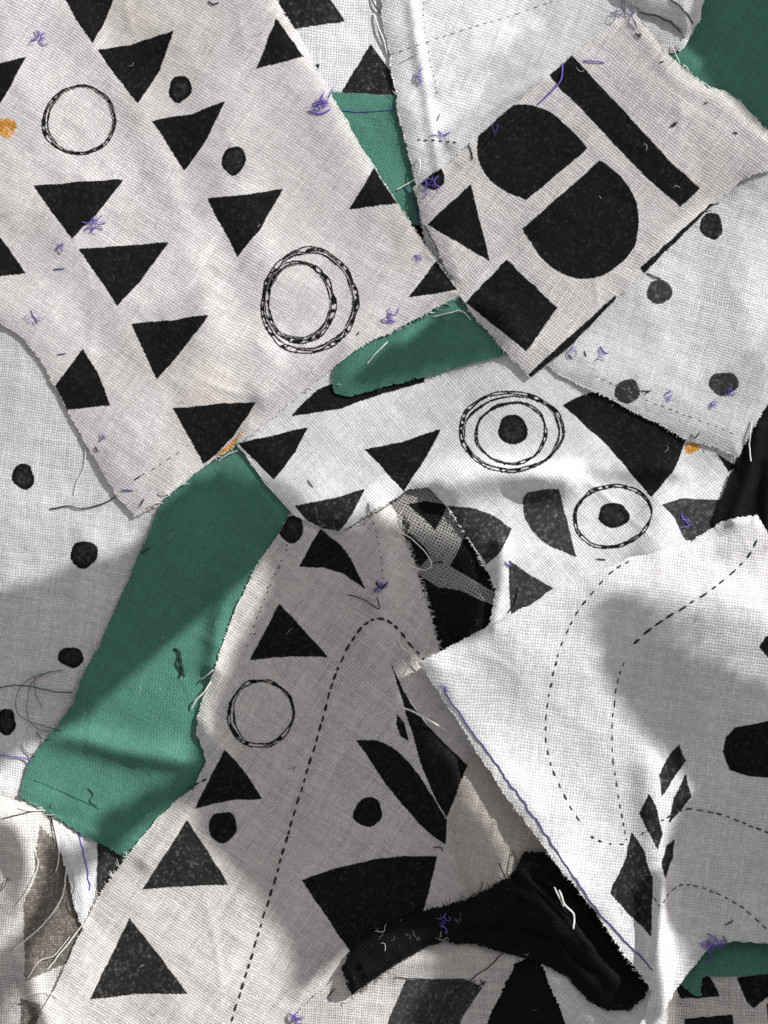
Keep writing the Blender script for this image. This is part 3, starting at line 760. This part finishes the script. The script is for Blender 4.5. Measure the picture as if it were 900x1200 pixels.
fringe(abstract, (745, 12), (832, 101), 26, 5, outward=1); fringe(abstract, (850, 104), (900, 150), 12, 4, outward=1)
fringe(abstract, (497, 262), (604, 424), 70, 4, outward=-1)

loop = scrap('fabric_strip', 'white strip looped over itself with black seams, top right beside the dark green', 'fabric strip',
             [(690, -110), (858, -110), (836, -30), (824, 8), (812, 38), (806, 48), (799, 53), (795, 52), (803, 42), (802, 34), (786, 21), (758, 12), (730, -4), (690, -20)],
             LINEN, 12, 2.8, seed=42, wrinkle=(1, 60), dome=(13, 20))
del loop_in.obj['label'], loop_in.obj['category']; loop_in.obj.parent = loop.obj
tubes('seam_thread', [(on(loop.Z, [(750, 12), (770, 16), (786, 23), (800, 36)], 0.8, 0, 10, 1.2, 4), 0.8)], BLACKT, loop.obj)
tubes('seam_thread', [(on(loop.Z, [(770, -30), (786, -3), (797, 4), (807, 15), (814, 26)], 0.8, 0, 10, 1.2, 4), 0.8)], BLACKT, loop.obj)

main = scrap('fabric_scrap', 'large white linen with rows of black triangles and a double ring, upper left', 'fabric scrap',
             [(-110, -110), (260, -110), (325, 0), (356, 48), (385, 103), (420, 165), (465, 235), (510, 300), (541, 344), (500, 366), (420, 408), (372, 445),
              (300, 505), (240, 545), (190, 585), (156, 606), (135, 580), (110, 540), (82, 490), (50, 430), (28, 398), (0, 378), (-110, 310)],
             STAINED, 33, 3.0, seed=50, wrinkle=(3, 110), lift=1, stiff=12, sag=0.6, streak=(0.8, 18),
             ridges=[([(330, 20), (260, 150), (330, 330)], 10, 45), ([(-40, 200), (70, 270), (140, 380)], 5, 30),
                     ([(90, 20), (180, 160), (250, 400)], 5, 26),
                     ([(530, 335), (420, 385), (310, 465)], 7, 16)])
for P in ([(70, -14), (134, -14), (126, 12), (107, 47), (86, 18)], [(112, 56), (150, 50), (202, 33), (186, 80), (160, 119)],
          [(177, 139), (225, 131), (264, 116), (241, 162), (215, 198)], [(37, 216), (90, 211), (143, 208), (110, 250), (83, 278)],
          [(242, 231), (290, 226), (331, 219), (303, 268), (278, 300)], [(91, 290), (145, 286), (196, 282), (167, 322), (136, 357)],
          [(152, 378), (200, 374), (243, 368), (212, 410), (182, 443)], [(201, 478), (250, 473), (300, 471), (272, 512), (238, 544)],
          [(95, 408), (112, 435), (128, 474), (72, 480), (59, 457)], [(-40, 82), (28, 63), (2, 112), (-30, 150)], [(-25, 250), (2, 282), (28, 318), (-30, 326)],
          [(300, 78), (323, 19), (355, 63)], [(438, 195), (466, 236), (409, 243)], [(512, 303), (536, 338), (479, 348)]):
    p_poly(main, 'printed_triangle', P)
p_dot(main, 210, 102, 13, 16); p_dot(main, 273, 186, 14, 17)
p_ring(main, 91, 138, 42, 40, 1.6); p_ring(main, 92, 138, 39, 38, 0.7)
p_ring(main, 362, 352, 56, 60, 2.3); p_ring(main, 361, 352, 52, 57, 1.0); p_ring(main, 351, 353, 40, 46, 2.3); p_ring(main, 350, 352, 37, 43, 0.8)
p_poly(main, 'printed_spot', [(-4, 138), (12, 137), (17, 147), (10, 157), (-3, 156)], 'orange', smooth=3)
p_poly(main, 'printed_spot', [(252, 532), (282, 506), (270, 524), (246, 541)], 'orange')
for a in ((41, 41, 15, -20, 10), (106, 263, 15, 100, 14), (66, 284, 12, 100, 4), (376, 121, 18, 165, 16), (488, 300, 8, 60, 6), (457, 373, 13, 80, 12), (33, 374, 14, 30, 5),
          (118, 512, 7, 60, 4)): tuft(main, a[0], a[1], a[2], a[4], PURPT, a[3], spread=0.35)
bit(main, [(384, 113), (391, 97)], PURPT, 0.6, 2); bit(main, [(360, 127), (375, 131), (388, 125)], PURPT, 1.0, 1)
for P in ([(60, 314), (74, 313)], [(65, 415), (76, 413)], [(109, 523), (114, 529)], [(156, 562), (165, 557)], [(140, 574), (155, 575)], [(162, 594), (168, 584)], [(243, -2), (249, 2), (256, 0)],
          [(418, 392), (421, 388)]): bit(main, P, BLUET if P[0][0] in (60, 65, 140) else BLACKT, 0.8, 1)
stitches(main, [(156, 562), (180, 548), (215, 525), (240, 505), (265, 488)], 6, 8, 0.5, BLACKT)
fringe(main, (541, 344), (156, 606), 110, 5, outward=-1); fringe(main, (325, 0), (541, 344), 60, 3, outward=1)

# ---- bottom edge of the picture
ornament = scrap('fabric_scrap', 'open-weave white scrap with black block shapes in the bottom right corner', 'fabric scrap',
                 [(755, 1310), (762, 1200), (780, 1150), (830, 1120), (1005, 1100), (1005, 1310)], OPEN, 2, 3.4, seed=60, wrinkle=(1.5, 60), lift=0)
for P in ([(793, 1160), (833, 1146), (846, 1171), (800, 1173)], [(866, 1150), (902, 1140), (930, 1150), (886, 1184), (878, 1178)],
          [(805, 1197), (860, 1192), (870, 1230), (800, 1230)], [(900, 1180), (960, 1170), (960, 1230), (905, 1220)]): p_poly(ornament, 'printed_block', P)
green_low = scrap('fabric_scrap', 'folded dark green scrap tucked under the big white cloth in the bottom right corner', 'fabric scrap',
                  [(790, 1150), (830, 1100), (900, 1080), (1005, 1070), (1005, 1146), (900, 1144), (826, 1147), (824, 1172), (812, 1166)], GREEN, 4, 2.4, seed=61,
                  wrinkle=(1, 40), lift=2, ridges=[([(820, 1120), (824, 1168)], 5, 6)])
white_low = scrap('fabric_scrap', 'sunlit white scrap at the bottom edge with a grey print and a dark seam line', 'fabric scrap',
                  [(330, 1225), (346, 1192), (372, 1165), (402, 1140), (470, 1080), (560, 1090), (600, 1112), (606, 1128), (592, 1160), (572, 1200), (560, 1310), (320, 1310)],
                  OPEN, 6, 2.7, seed=62, wrinkle=(2, 50), lift=6, ridges=[([(400, 1150), (480, 1128), (560, 1122)], 8, 14)])
p_poly(white_low, 'printed_panel', [(476, 1150), (545, 1150), (566, 1160), (540, 1200), (530, 1260), (440, 1260), (455, 1200)], 'grey')
tubes('seam_thread', [(on(white_low.Z, [(600, 1112), (585, 1124), (570, 1138), (545, 1156), (528, 1172), (515, 1200), (508, 1230)], 0.6, 0, 10, 1.2, 4), 0.7)], BLACKT, white_low.obj)
tubes('seam_thread', [(on(white_low.Z, [(460, 1148), (500, 1150), (540, 1155), (560, 1152)], 0.5, 0, 10, 1.0, 9), 0.45)], BLACKT, white_low.obj)
bit(white_low, [(385, 1170), (388, 1176)], BLUET, 0.8, 1); tuft(white_low, 345, 1192, 12, 10, PURPT, 0)
for P in ([(383, 1172), (392, 1160)], [(556, 1155), (562, 1158), (570, 1153)], [(563, 1150), (569, 1159)]): bit(white_low, P, BLACKT, 0.8, 1)
under = scrap('fabric_scrap', 'white cloth end under the thick end of the black roll at the bottom', 'fabric scrap',
              [(632, 1130), (700, 1150), (780, 1130), (785, 1210), (770, 1310), (690, 1310), (668, 1210)], COTTON, 40, 2.8, seed=63, wrinkle=(2, 50), lift=2)
roll = scrap('fabric_roll', 'thick rolled black cloth crossing the bottom of the picture beside the printed fan', 'fabric roll',
             [(399, 1138), (408, 1118), (438, 1094), (488, 1070), (545, 1057), (596, 1030), (616, 1000), (660, 1000), (715, 1060), (752, 1110), (764, 1150), (757, 1172), (738, 1187),
              (712, 1188), (690, 1176), (665, 1148), (630, 1130), (596, 1120), (560, 1109), (522, 1106), (492, 1114), (468, 1128), (430, 1155), (412, 1169)],
             BLACKROLL, 40, 3.0, seed=65, wrinkle=(4, 26), fine=1.6, dome=(9, 12), stiff=3, lift=0, sag=0.5, creases=60, ridges=[([(520, 1085), (570, 1075), (640, 1080), (720, 1150)], 9, 12), ([(640, 1030), (700, 1090), (735, 1140)], 6, 5),
             ([(425, 1130), (480, 1098), (550, 1078), (610, 1050)], 7, 5), ([(430, 1142), (490, 1103), (560, 1092), (640, 1105), (700, 1165)], 6, 4), ([(610, 1025), (650, 1060), (690, 1110)], 5, 4),
             ([(540, 1070), (600, 1062), (660, 1100)], 5, 4), ([(405, 1132), (416, 1160)], 4, 5)])
tuft(roll, 520, 1080, 12, 8, PURPT, 100, r=0.35); tuft(roll, 443, 1102, 14, 3, WHITET, 80, r=0.22, seed=5, spread=0.2); tuft(roll, 482, 1098, 8, 6, GREYT, 20, r=0.2, seed=8)
tuft(roll, 536, 1080, 8, 6, GREYT, 60, r=0.2, seed=9); tuft(roll, 520, 1102, 14, 4, WHITET, 20, r=0.2, seed=10)
fringe(roll, (400, 1136), (596, 1030), 26, 9, BLACKT, 0.35, outward=1)
fringe(roll, (468, 1128), (412, 1169), 22, 6, BLACKT, 0.35, outward=-1)

flap = scrap('underside', '', '', [(795, 650), (818, 630), (846, 613), (872, 604), (884, 602), (890, 620), (870, 650)], COTTON, 30, 2.8, seed=71, wrinkle=(0.5, 50), lift=6)
big = scrap('fabric_scrap', 'large bright white cloth at the right with dashed curves, leaf prints and a blue seam', 'fabric scrap',
            [(490, 776), (510, 766), (560, 741), (610, 713), (652, 694), (738, 653), (800, 639), (838, 632), (858, 626), (874, 615), (886, 602), (898, 622), (930, 660), (1005, 720), (1005, 1160),
             (900, 1107), (860, 1104), (832, 1112), (806, 1142), (786, 1172), (772, 1196), (762, 1230), (756, 1190), (764, 1162), (738, 1128), (700, 1072), (650, 1010), (600, 942),
             (560, 884), (530, 834)],
            dict(COTTON, name='thick_cotton', trans=0.1, col=(0.75, 0.745, 0.74)), 8, 3.2, seed=70, wrinkle=(4, 130), lift=20, stiff=26, sag=0.3,
            ridges=[([(730, 690), (790, 700), (870, 722), (990, 770)], 16, 46), ([(856, 640), (886, 612)], 5, 14),
                    ([(776, 1030), (772, 1100), (768, 1180)], 26, 12), ([(960, 900), (950, 1040)], 4, 60), ([(760, 900), (768, 1000)], 8, 18)])
del flap.obj['label'], flap.obj['category']; flap.obj.parent = big.obj
for P in ([(787, 882), (797, 874), (804, 892), (776, 933), (773, 908)], [(804, 908), (811, 934), (784, 967), (791, 936)], [(761, 930), (769, 945), (777, 978), (771, 996), (749, 953)],
          [(741, 975), (756, 1000), (765, 1030), (763, 1097), (738, 1072), (715, 1047), (732, 1012)], [(790, 984), (790, 1005), (779, 1030), (776, 1012), (781, 993)]):
    p_poly(big, 'printed_leaf', P, 'worn')
p_poly(big, 'printed_block', [(848, 882), (852, 865), (862, 854), (905, 845), (960, 850), (960, 915), (880, 911), (856, 903)])
p_poly(big, 'printed_block', [(890, 757), (898, 745), (950, 742), (950, 785), (905, 775)])
stitches(big, [(738, 657), (715, 672), (698, 690), (680, 712), (668, 735), (655, 765), (648, 795), (642, 830), (640, 862), (645, 892), (655, 918), (668, 945), (682, 967)], 7, 6.5, 0.95)
stitches(big, [(692, 980), (705, 987), (722, 990), (738, 990)], 5, 7, 1.2)
stitches(big, [(732, 777), (724, 800), (720, 830), (718, 860), (720, 900), (725, 930), (730, 960), (735, 985)], 8, 5, 0.7)
stitches(big, [(888, 632), (874, 656), (845, 682), (810, 706), (770, 732), (742, 755)], 10, 5, 1.2)
stitches(big, [(752, 978), (775, 963), (790, 954), (806, 949), (826, 951), (850, 957), (876, 967), (905, 979)], 8, 3, 0.9)
stitches(big, [(766, 1050), (773, 1061), (784, 1047), (800, 1038), (820, 1040), (845, 1050), (870, 1064), (900, 1090)], 7, 3, 0.8)
tubes('seam_thread', [(on(big.Z, [(520, 806), (528, 822), (540, 838), (560, 866), (585, 900), (605, 928), (632, 966), (662, 1012), (700, 1066), (740, 1110), (765, 1136)], 0.6, 0, 14, 1.5, 5), 0.85)],
      BLUET, big.obj)
tuft(big, 521, 808, 7, 7, PURPT, 0); tuft(big, 838, 1108, 18, 20, PURPT, 0, spread=0.7); bit(big, [(848, 1097), (853, 1107)], BLUET, 0.8, 2); bit(big, [(850, 1086), (861, 1079)], BLACKT, 0.8, 1)
fringe(big, (560, 884), (764, 1162), 70, 5, outward=1)

# ---- loose threads lying over the pile
L = loose
L('black thread curling left from the lower corner of the triangle-printed cloth', [(137, 581), (118, 590), (95, 596), (75, 593), (55, 597)], BLACKT, 0.75, 1)
L('long pale thread hanging down the left cloth below the triangle-printed corner', [(97, 520), (97, 545), (88, 566), (84, 580)], WHITET, 0.55, 1)
L('dark wavy thread lying level on the left cloth above its lowest dot', [(-8, 807), (20, 804), (45, 808), (66, 812), (84, 812)], BLACKT, 0.6, 1)
L('violet thread at the left edge just above the folded green end', [(-8, 886), (15, 888), (36, 893)], PURPT, 0.7, 1)
L('big loop of fine green thread over the left cloth beside the green strip', [(72, 786), (40, 793), (22, 806), (16, 826), (24, 842), (50, 852), (72, 857)], GREENT, 0.5, 2)
L('second fine green thread curving down inside the big green loop', [(56, 788), (36, 800), (30, 822), (32, 845), (48, 858), (70, 856)], GREENT, 0.45, 2)
L('short green thread hanging from the green loop', [(38, 792), (40, 815), (47, 830)], GREENT, 0.4, 1)
L('short green frayed thread beside the lowest left dot', [(22, 874), (30, 883), (40, 888)], GREENT, 0.6, 1)
L('green thread wisp between the green loop and the green strip', [(40, 860), (50, 868), (58, 866)], GREENT, 0.6, 1)
L('forked black thread lying on the sunlit part of the green strip', [(203, 760), (210, 766), (208, 776), (212, 786), (208, 795)], BLACKT, 1.1, 2)
L('short black thread under the forked one on the green strip', [(211, 772), (213, 784), (216, 794)], BLACKT, 0.7, 1)
L('small black thread on the upper left edge of the green strip', [(164, 649), (170, 644), (175, 642)], BLACKT, 0.8, 1)
L('white thread pair standing off the white hem beside the green strip', [(222, 833), (230, 820), (238, 812), (246, 800)], WHITET, 0.9, 6)
L('short white thread at the edge of the green strip above the hem', [(234, 797), (242, 792), (250, 785)], WHITET, 0.8, 4)
L('thick white thread arching down the lower left over the brown print', [(76, 1018), (72, 1050), (58, 1075), (35, 1098), (12, 1117)], WHITET, 0.95, 8)
L('straight white thread beside the lower edge of the triangle-printed linen', [(96, 1085), (75, 1112), (52, 1141)], WHITET, 0.95, 3)
L('short white thread hanging over the brown print under the green end', [(60, 962), (66, 990), (67, 1010), (63, 1025)], WHITET, 0.9, 4)
L('black thread at the top of the crumpled cloth in the lower left', [(2, 960), (15, 956), (30, 953), (44, 951)], BLACKT, 0.6, 2)
L('fine white thread crossing the lower part of the brown print', [(30, 1150), (45, 1128), (62, 1122), (80, 1100)], WHITET, 0.5, 2)
L('white thread hooked over the left side of the brown print', [(20, 1060), (34, 1040), (44, 1016), (40, 996)], WHITET, 0.5, 3)
L('thin white thread near the bottom left corner, the lowest there', [(8, 1188), (26, 1170), (50, 1164), (66, 1172)], WHITET, 0.45, 3)
L('short curled white thread between the brown print and the narrow strip', [(84, 1020), (90, 1040), (86, 1058), (92, 1072)], WHITET, 0.5, 3)
L('white thread lying across the top of the crumpled cloth', [(20, 948), (34, 951), (50, 950)], WHITET, 0.7, 2)
L('dark thread at the left edge of the crumpled cloth', [(-4, 1048), (3, 1040), (8, 1030)], BLACKT, 0.6, 2)
L('white thread crossing the corner between the green wedge and the abstract print', [(430, 426), (442, 412), (455, 400)], WHITET, 0.8, 3)
L('white thread along the upper edge of the green wedge', [(508, 370), (524, 366), (542, 363), (552, 374)], WHITET, 0.75, 2)
L('pale curled thread over the tip of the small green scrap', [(464, 221), (478, 213), (489, 205), (493, 190), (490, 184)], WHITET, 0.85, 4)
L('dark thread running down beside the tip of the small green scrap', [(474, 216), (484, 230), (489, 245), (492, 260)], BLUET, 0.8, 1)
L('long dark thread on the gap left of the printed square', [(498, 262), (508, 282), (516, 300), (514, 310)], BLACKT, 0.8, 1)
L('thick white thread hanging by the hem above the small green scrap', [(438, 12), (444, 30), (450, 45), (454, 62)], WHITET, 0.95, 3)
L('dark thread at the very top left of the plain hem', [(434, -6), (440, 4), (446, 12)], BLACKT, 0.9, 2)
L('fine white thread loop over the black printed open-weave scrap', [(464, 622), (480, 630), (497, 645), (506, 661), (498, 669), (480, 664)], WHITET, 0.8, 6)
L('black thread tangle on the open-weave scrap above the white loop', [(468, 604), (476, 608), (472, 613), (480, 612), (478, 620)], BLACKT, 0.9, 2)
L('dark thread lying on the pale band of the open-weave scrap', [(506, 662), (512, 659), (520, 660)], BLACKT, 0.9, 2)
L('white thread pointing left from the edge of the big white cloth over the leaf print', [(472, 831), (486, 836), (505, 846), (526, 859)], WHITET, 1.1, 8)
L('pale frayed thread at the left corner of the big white cloth', [(466, 751), (474, 762), (482, 768), (490, 782), (496, 790)], WHITET, 0.9, 4)
L('second pale frayed thread at the left corner of the big white cloth', [(470, 752), (480, 760), (488, 772), (500, 782)], WHITET, 0.7, 4)
L('white thread hanging over the black roll from the edge of the big cloth', [(655, 1043), (662, 1060), (672, 1072), (673, 1090)], WHITET, 1.2, 5)
L('shorter white thread over the black roll, left of the longer one', [(650, 1040), (655, 1052), (661, 1064)], WHITET, 1.0, 4)
L('white thread hanging from the corner of the dotted cloth onto the black cloth', [(883, 492), (881, 510), (880, 525), (882, 541)], WHITET, 0.9, 4)
L('dark thread standing up from the beige hem', [(585, 1013), (589, 1022), (593, 1030)], BLACKT, 0.75, 5)
L('second dark thread standing up from the beige hem', [(602, 999), (606, 1010), (605, 1022)], BLACKT, 0.75, 5)
L('dark thread trailing along the foot of the beige hem', [(545, 1058), (555, 1050), (562, 1046), (566, 1035)], BLACKT, 0.7, 4)
L('white thread curling over the green edge by the triangle-printed corner', [(170, 596), (176, 591), (183, 589), (190, 590)], WHITET, 0.6, 3)
L('second white curl over the green edge by the triangle-printed corner', [(186, 577), (192, 576), (198, 582)], WHITET, 0.7, 3)
L('white thread along the edge of the triangle-printed cloth above the green strip', [(255, 540), (266, 532), (278, 528)], WHITET, 0.6, 2)
L('white threads curling from the abstract print onto the dark green cloth', [(788, 50), (794, 62), (799, 72)], WHITET, 0.7, 3)
L('second white thread on the dark green cloth beside the abstract print', [(802, 72), (807, 77), (810, 83)], WHITET, 0.6, 3)
L('third short white thread on the dark green cloth, the lowest of them', [(824, 92), (829, 96), (834, 101)], WHITET, 0.5, 3)

def lint():
    rr = random.Random(99); Ls = []; Ld = []
    for k in range(110):
        x, y = rr.uniform(-20, 920), rr.uniform(-20, 1220); a = rr.uniform(0, 6.28); l = rr.uniform(1.5, 6)
        P = [(x, y), (x + math.cos(a) * l, y + math.sin(a) * l), (x + math.cos(a + 0.7) * l * 1.9, y + math.sin(a + 0.7) * l * 1.9)]
        (Ls if rr.random() < 0.7 else Ld).append((on(H, P, 0.5, rr.uniform(0, 1.5), 3), rr.uniform(0.1, 0.22)))
    tubes('pale_lint', Ls, WHITET)['kind'] = 'stuff'; tubes('dark_lint', Ld, GREYT)['kind'] = 'stuff'
lint()

# ---- unseen screen added at the upper right, cut to shape sun and shade
def added_sun_screen():
    LIT = [[(-20, -60), (75, -60), (140, 90), (205, 230), (230, 330), (150, 330), (90, 200), (20, 80)],
           [(470, -60), (620, -60), (590, 60), (520, 150), (496, 150)], [(250, 250), (300, 230), (330, 420), (250, 460)],
           [(770, 300), (860, 230), (920, 250), (900, 380), (800, 430)],   # openings, outlined as the wanted sun patches on the pile
        [(395, 600), (470, 560), (560, 535), (650, 545), (760, 575), (880, 560), (905, 600), (1100, 700), (1100, 1020), (840, 930), (800, 980), (790, 1240), (730, 1200), (640, 1050),
         (560, 940), (480, 790), (560, 760), (590, 700), (560, 640), (480, 610)],
        [(330, 640), (286, 686), (170, 785), (62, 872), (0, 900), (0, 960), (90, 985), (108, 955), (165, 925), (215, 890), (250, 800), (300, 700)],
        [(150, 980), (185, 930), (205, 945), (250, 1015), (290, 1070), (330, 1120), (340, 1180), (420, 1110), (500, 1110), (495, 1160), (440, 1230), (300, 1300), (-60, 1400), (-20, 1300), (60, 1090)],
        [(-120, 930), (10, 940), (42, 965), (44, 1020), (30, 1060), (-10, 1110), (-120, 1150)],
        [(325, 0), (400, -40), (455, 10), (462, 95), (440, 135), (480, 200), (440, 215), (380, 110)],
    ]
    SHADE_LOW = [(168, 922), (205, 898), (236, 880), (243, 893), (222, 922), (186, 955), (152, 996), (132, 1002), (116, 985), (106, 962), (120, 945)]
    DARK = [[(262, 545), (330, 585), (340, 620), (290, 680), (150, 780), (60, 870), (20, 890), (100, 770), (170, 610)],
            [(392, 462), (545, 350), (600, 410), (500, 445)], [(800, 20), (835, 90), (900, 160), (1100, 260), (1100, -100), (850, -100)]]
    SHADE = [(690, 700), (688, 745), (700, 790), (732, 838), (764, 872), (788, 900), (808, 915), (785, 960), (772, 1010), (766, 1090), (1200, 1300), (1200, 850), (960, 800),
             (870, 765), (810, 735), (760, 700)]
    SHEER = [(-300, -300), (1200, -300), (1200, 540), (880, 560), (600, 540), (380, 610), (290, 560), (150, 640), (-300, 640)]
    D = 0.36; zz = D * math.tan(SUN_ELEV)
    up = -TRAVEL; side = np.array([-up[1], up[0]])
    n = 260
    U = np.linspace(-0.26, 0.26, n); T_ = np.linspace(-0.24, 0.24, n)      # across, and along the light on the table
    uu, tt = np.meshgrid(U, T_)
    wx = uu * side[0] + tt * up[0]; wy = uu * side[1] + tt * up[1]
    px, py = wx / S + CX, CY - wy / S
    ph = 0.0
    HB = blur(H, 12)
    def cast(P, n=4):      # where the light that grazes this outline on the pile would meet the table
        P = smooth_line(P, n, True); hh = sample(HB, P[:, 0], P[:, 1]) / math.tan(SUN_ELEV)
        return np.stack([P[:, 0] + TRAVEL[0] * hh, P[:, 1] - TRAVEL[1] * hh], 1)
    lit = np.full(px.shape, 1e9)
    for P in LIT: lit = np.minimum(lit, poly_sd(px, py, cast(P)))
    lit = np.maximum(lit, -poly_sd(px, py, cast(SHADE))); lit = np.maximum(lit, -poly_sd(px, py, cast(SHADE_LOW, 1))); lit = blur(lit, 1)
    sh = poly_sd(px, py, cast(SHEER, 8))
    for P in DARK: sh = np.maximum(sh, -poly_sd(px, py, cast(P)))
    # upright plane D away from the middle of the pile: height = (distance along the light) * tan(elevation)
    fx = uu * side[0] + D * up[0]; fy = uu * side[1] + D * up[1]; fz = (D - tt) * math.tan(SUN_ELEV) + ph * S
    ripple = 0.0008 * np.sin(uu * 90) ; fx = fx + ripple * up[0] * 1.0; fy = fy + ripple * up[1]
    V = np.stack([fx, fy, fz], -1).reshape(-1, 3)
    e = bpy.data.objects.new('added_sun_screen', None); COL.objects.link(e); e.location = (D * up[0], D * up[1], 0)
    e['label'] = 'cut-out screen added out of view beside the pile to shape its sun and shade'; e['category'] = 'cloth'
    loc = np.array([D * up[0], D * up[1], 0])
    def cells(msk):
        c = msk[:-1, :-1] & msk[1:, :-1] & msk[:-1, 1:] & msk[1:, 1:]; f = grid_faces(c, n); u_, f = compact(f, n * n); return V[u_] - loc, f
    v, f = cells((lit > 0) & (sh > -3)); mesh_from('thick_panel', v, f, [plain_mat('sun_screen_thick', (0.6, 0.58, 0.55), 0.9)], e)
    m, T = new_mat('sun_screen_sheer')
    a = T.node('ShaderNodeBsdfTranslucent'); a.inputs[0].default_value = (0.75, 0.745, 0.74, 1); b = T.node('ShaderNodeBsdfTransparent'); x = T.node('ShaderNodeMixShader')
    x.inputs[0].default_value = 0.32; T.put(x.inputs[1], b.outputs[0]); T.put(x.inputs[2], a.outputs[0]); o = T.node('ShaderNodeOutputMaterial'); T.put(o.inputs[0], x.outputs[0])
    v, f = cells((lit > 0) & (sh < 3)); mesh_from('sheer_panel', v, f, [m], e)
added_sun_screen()
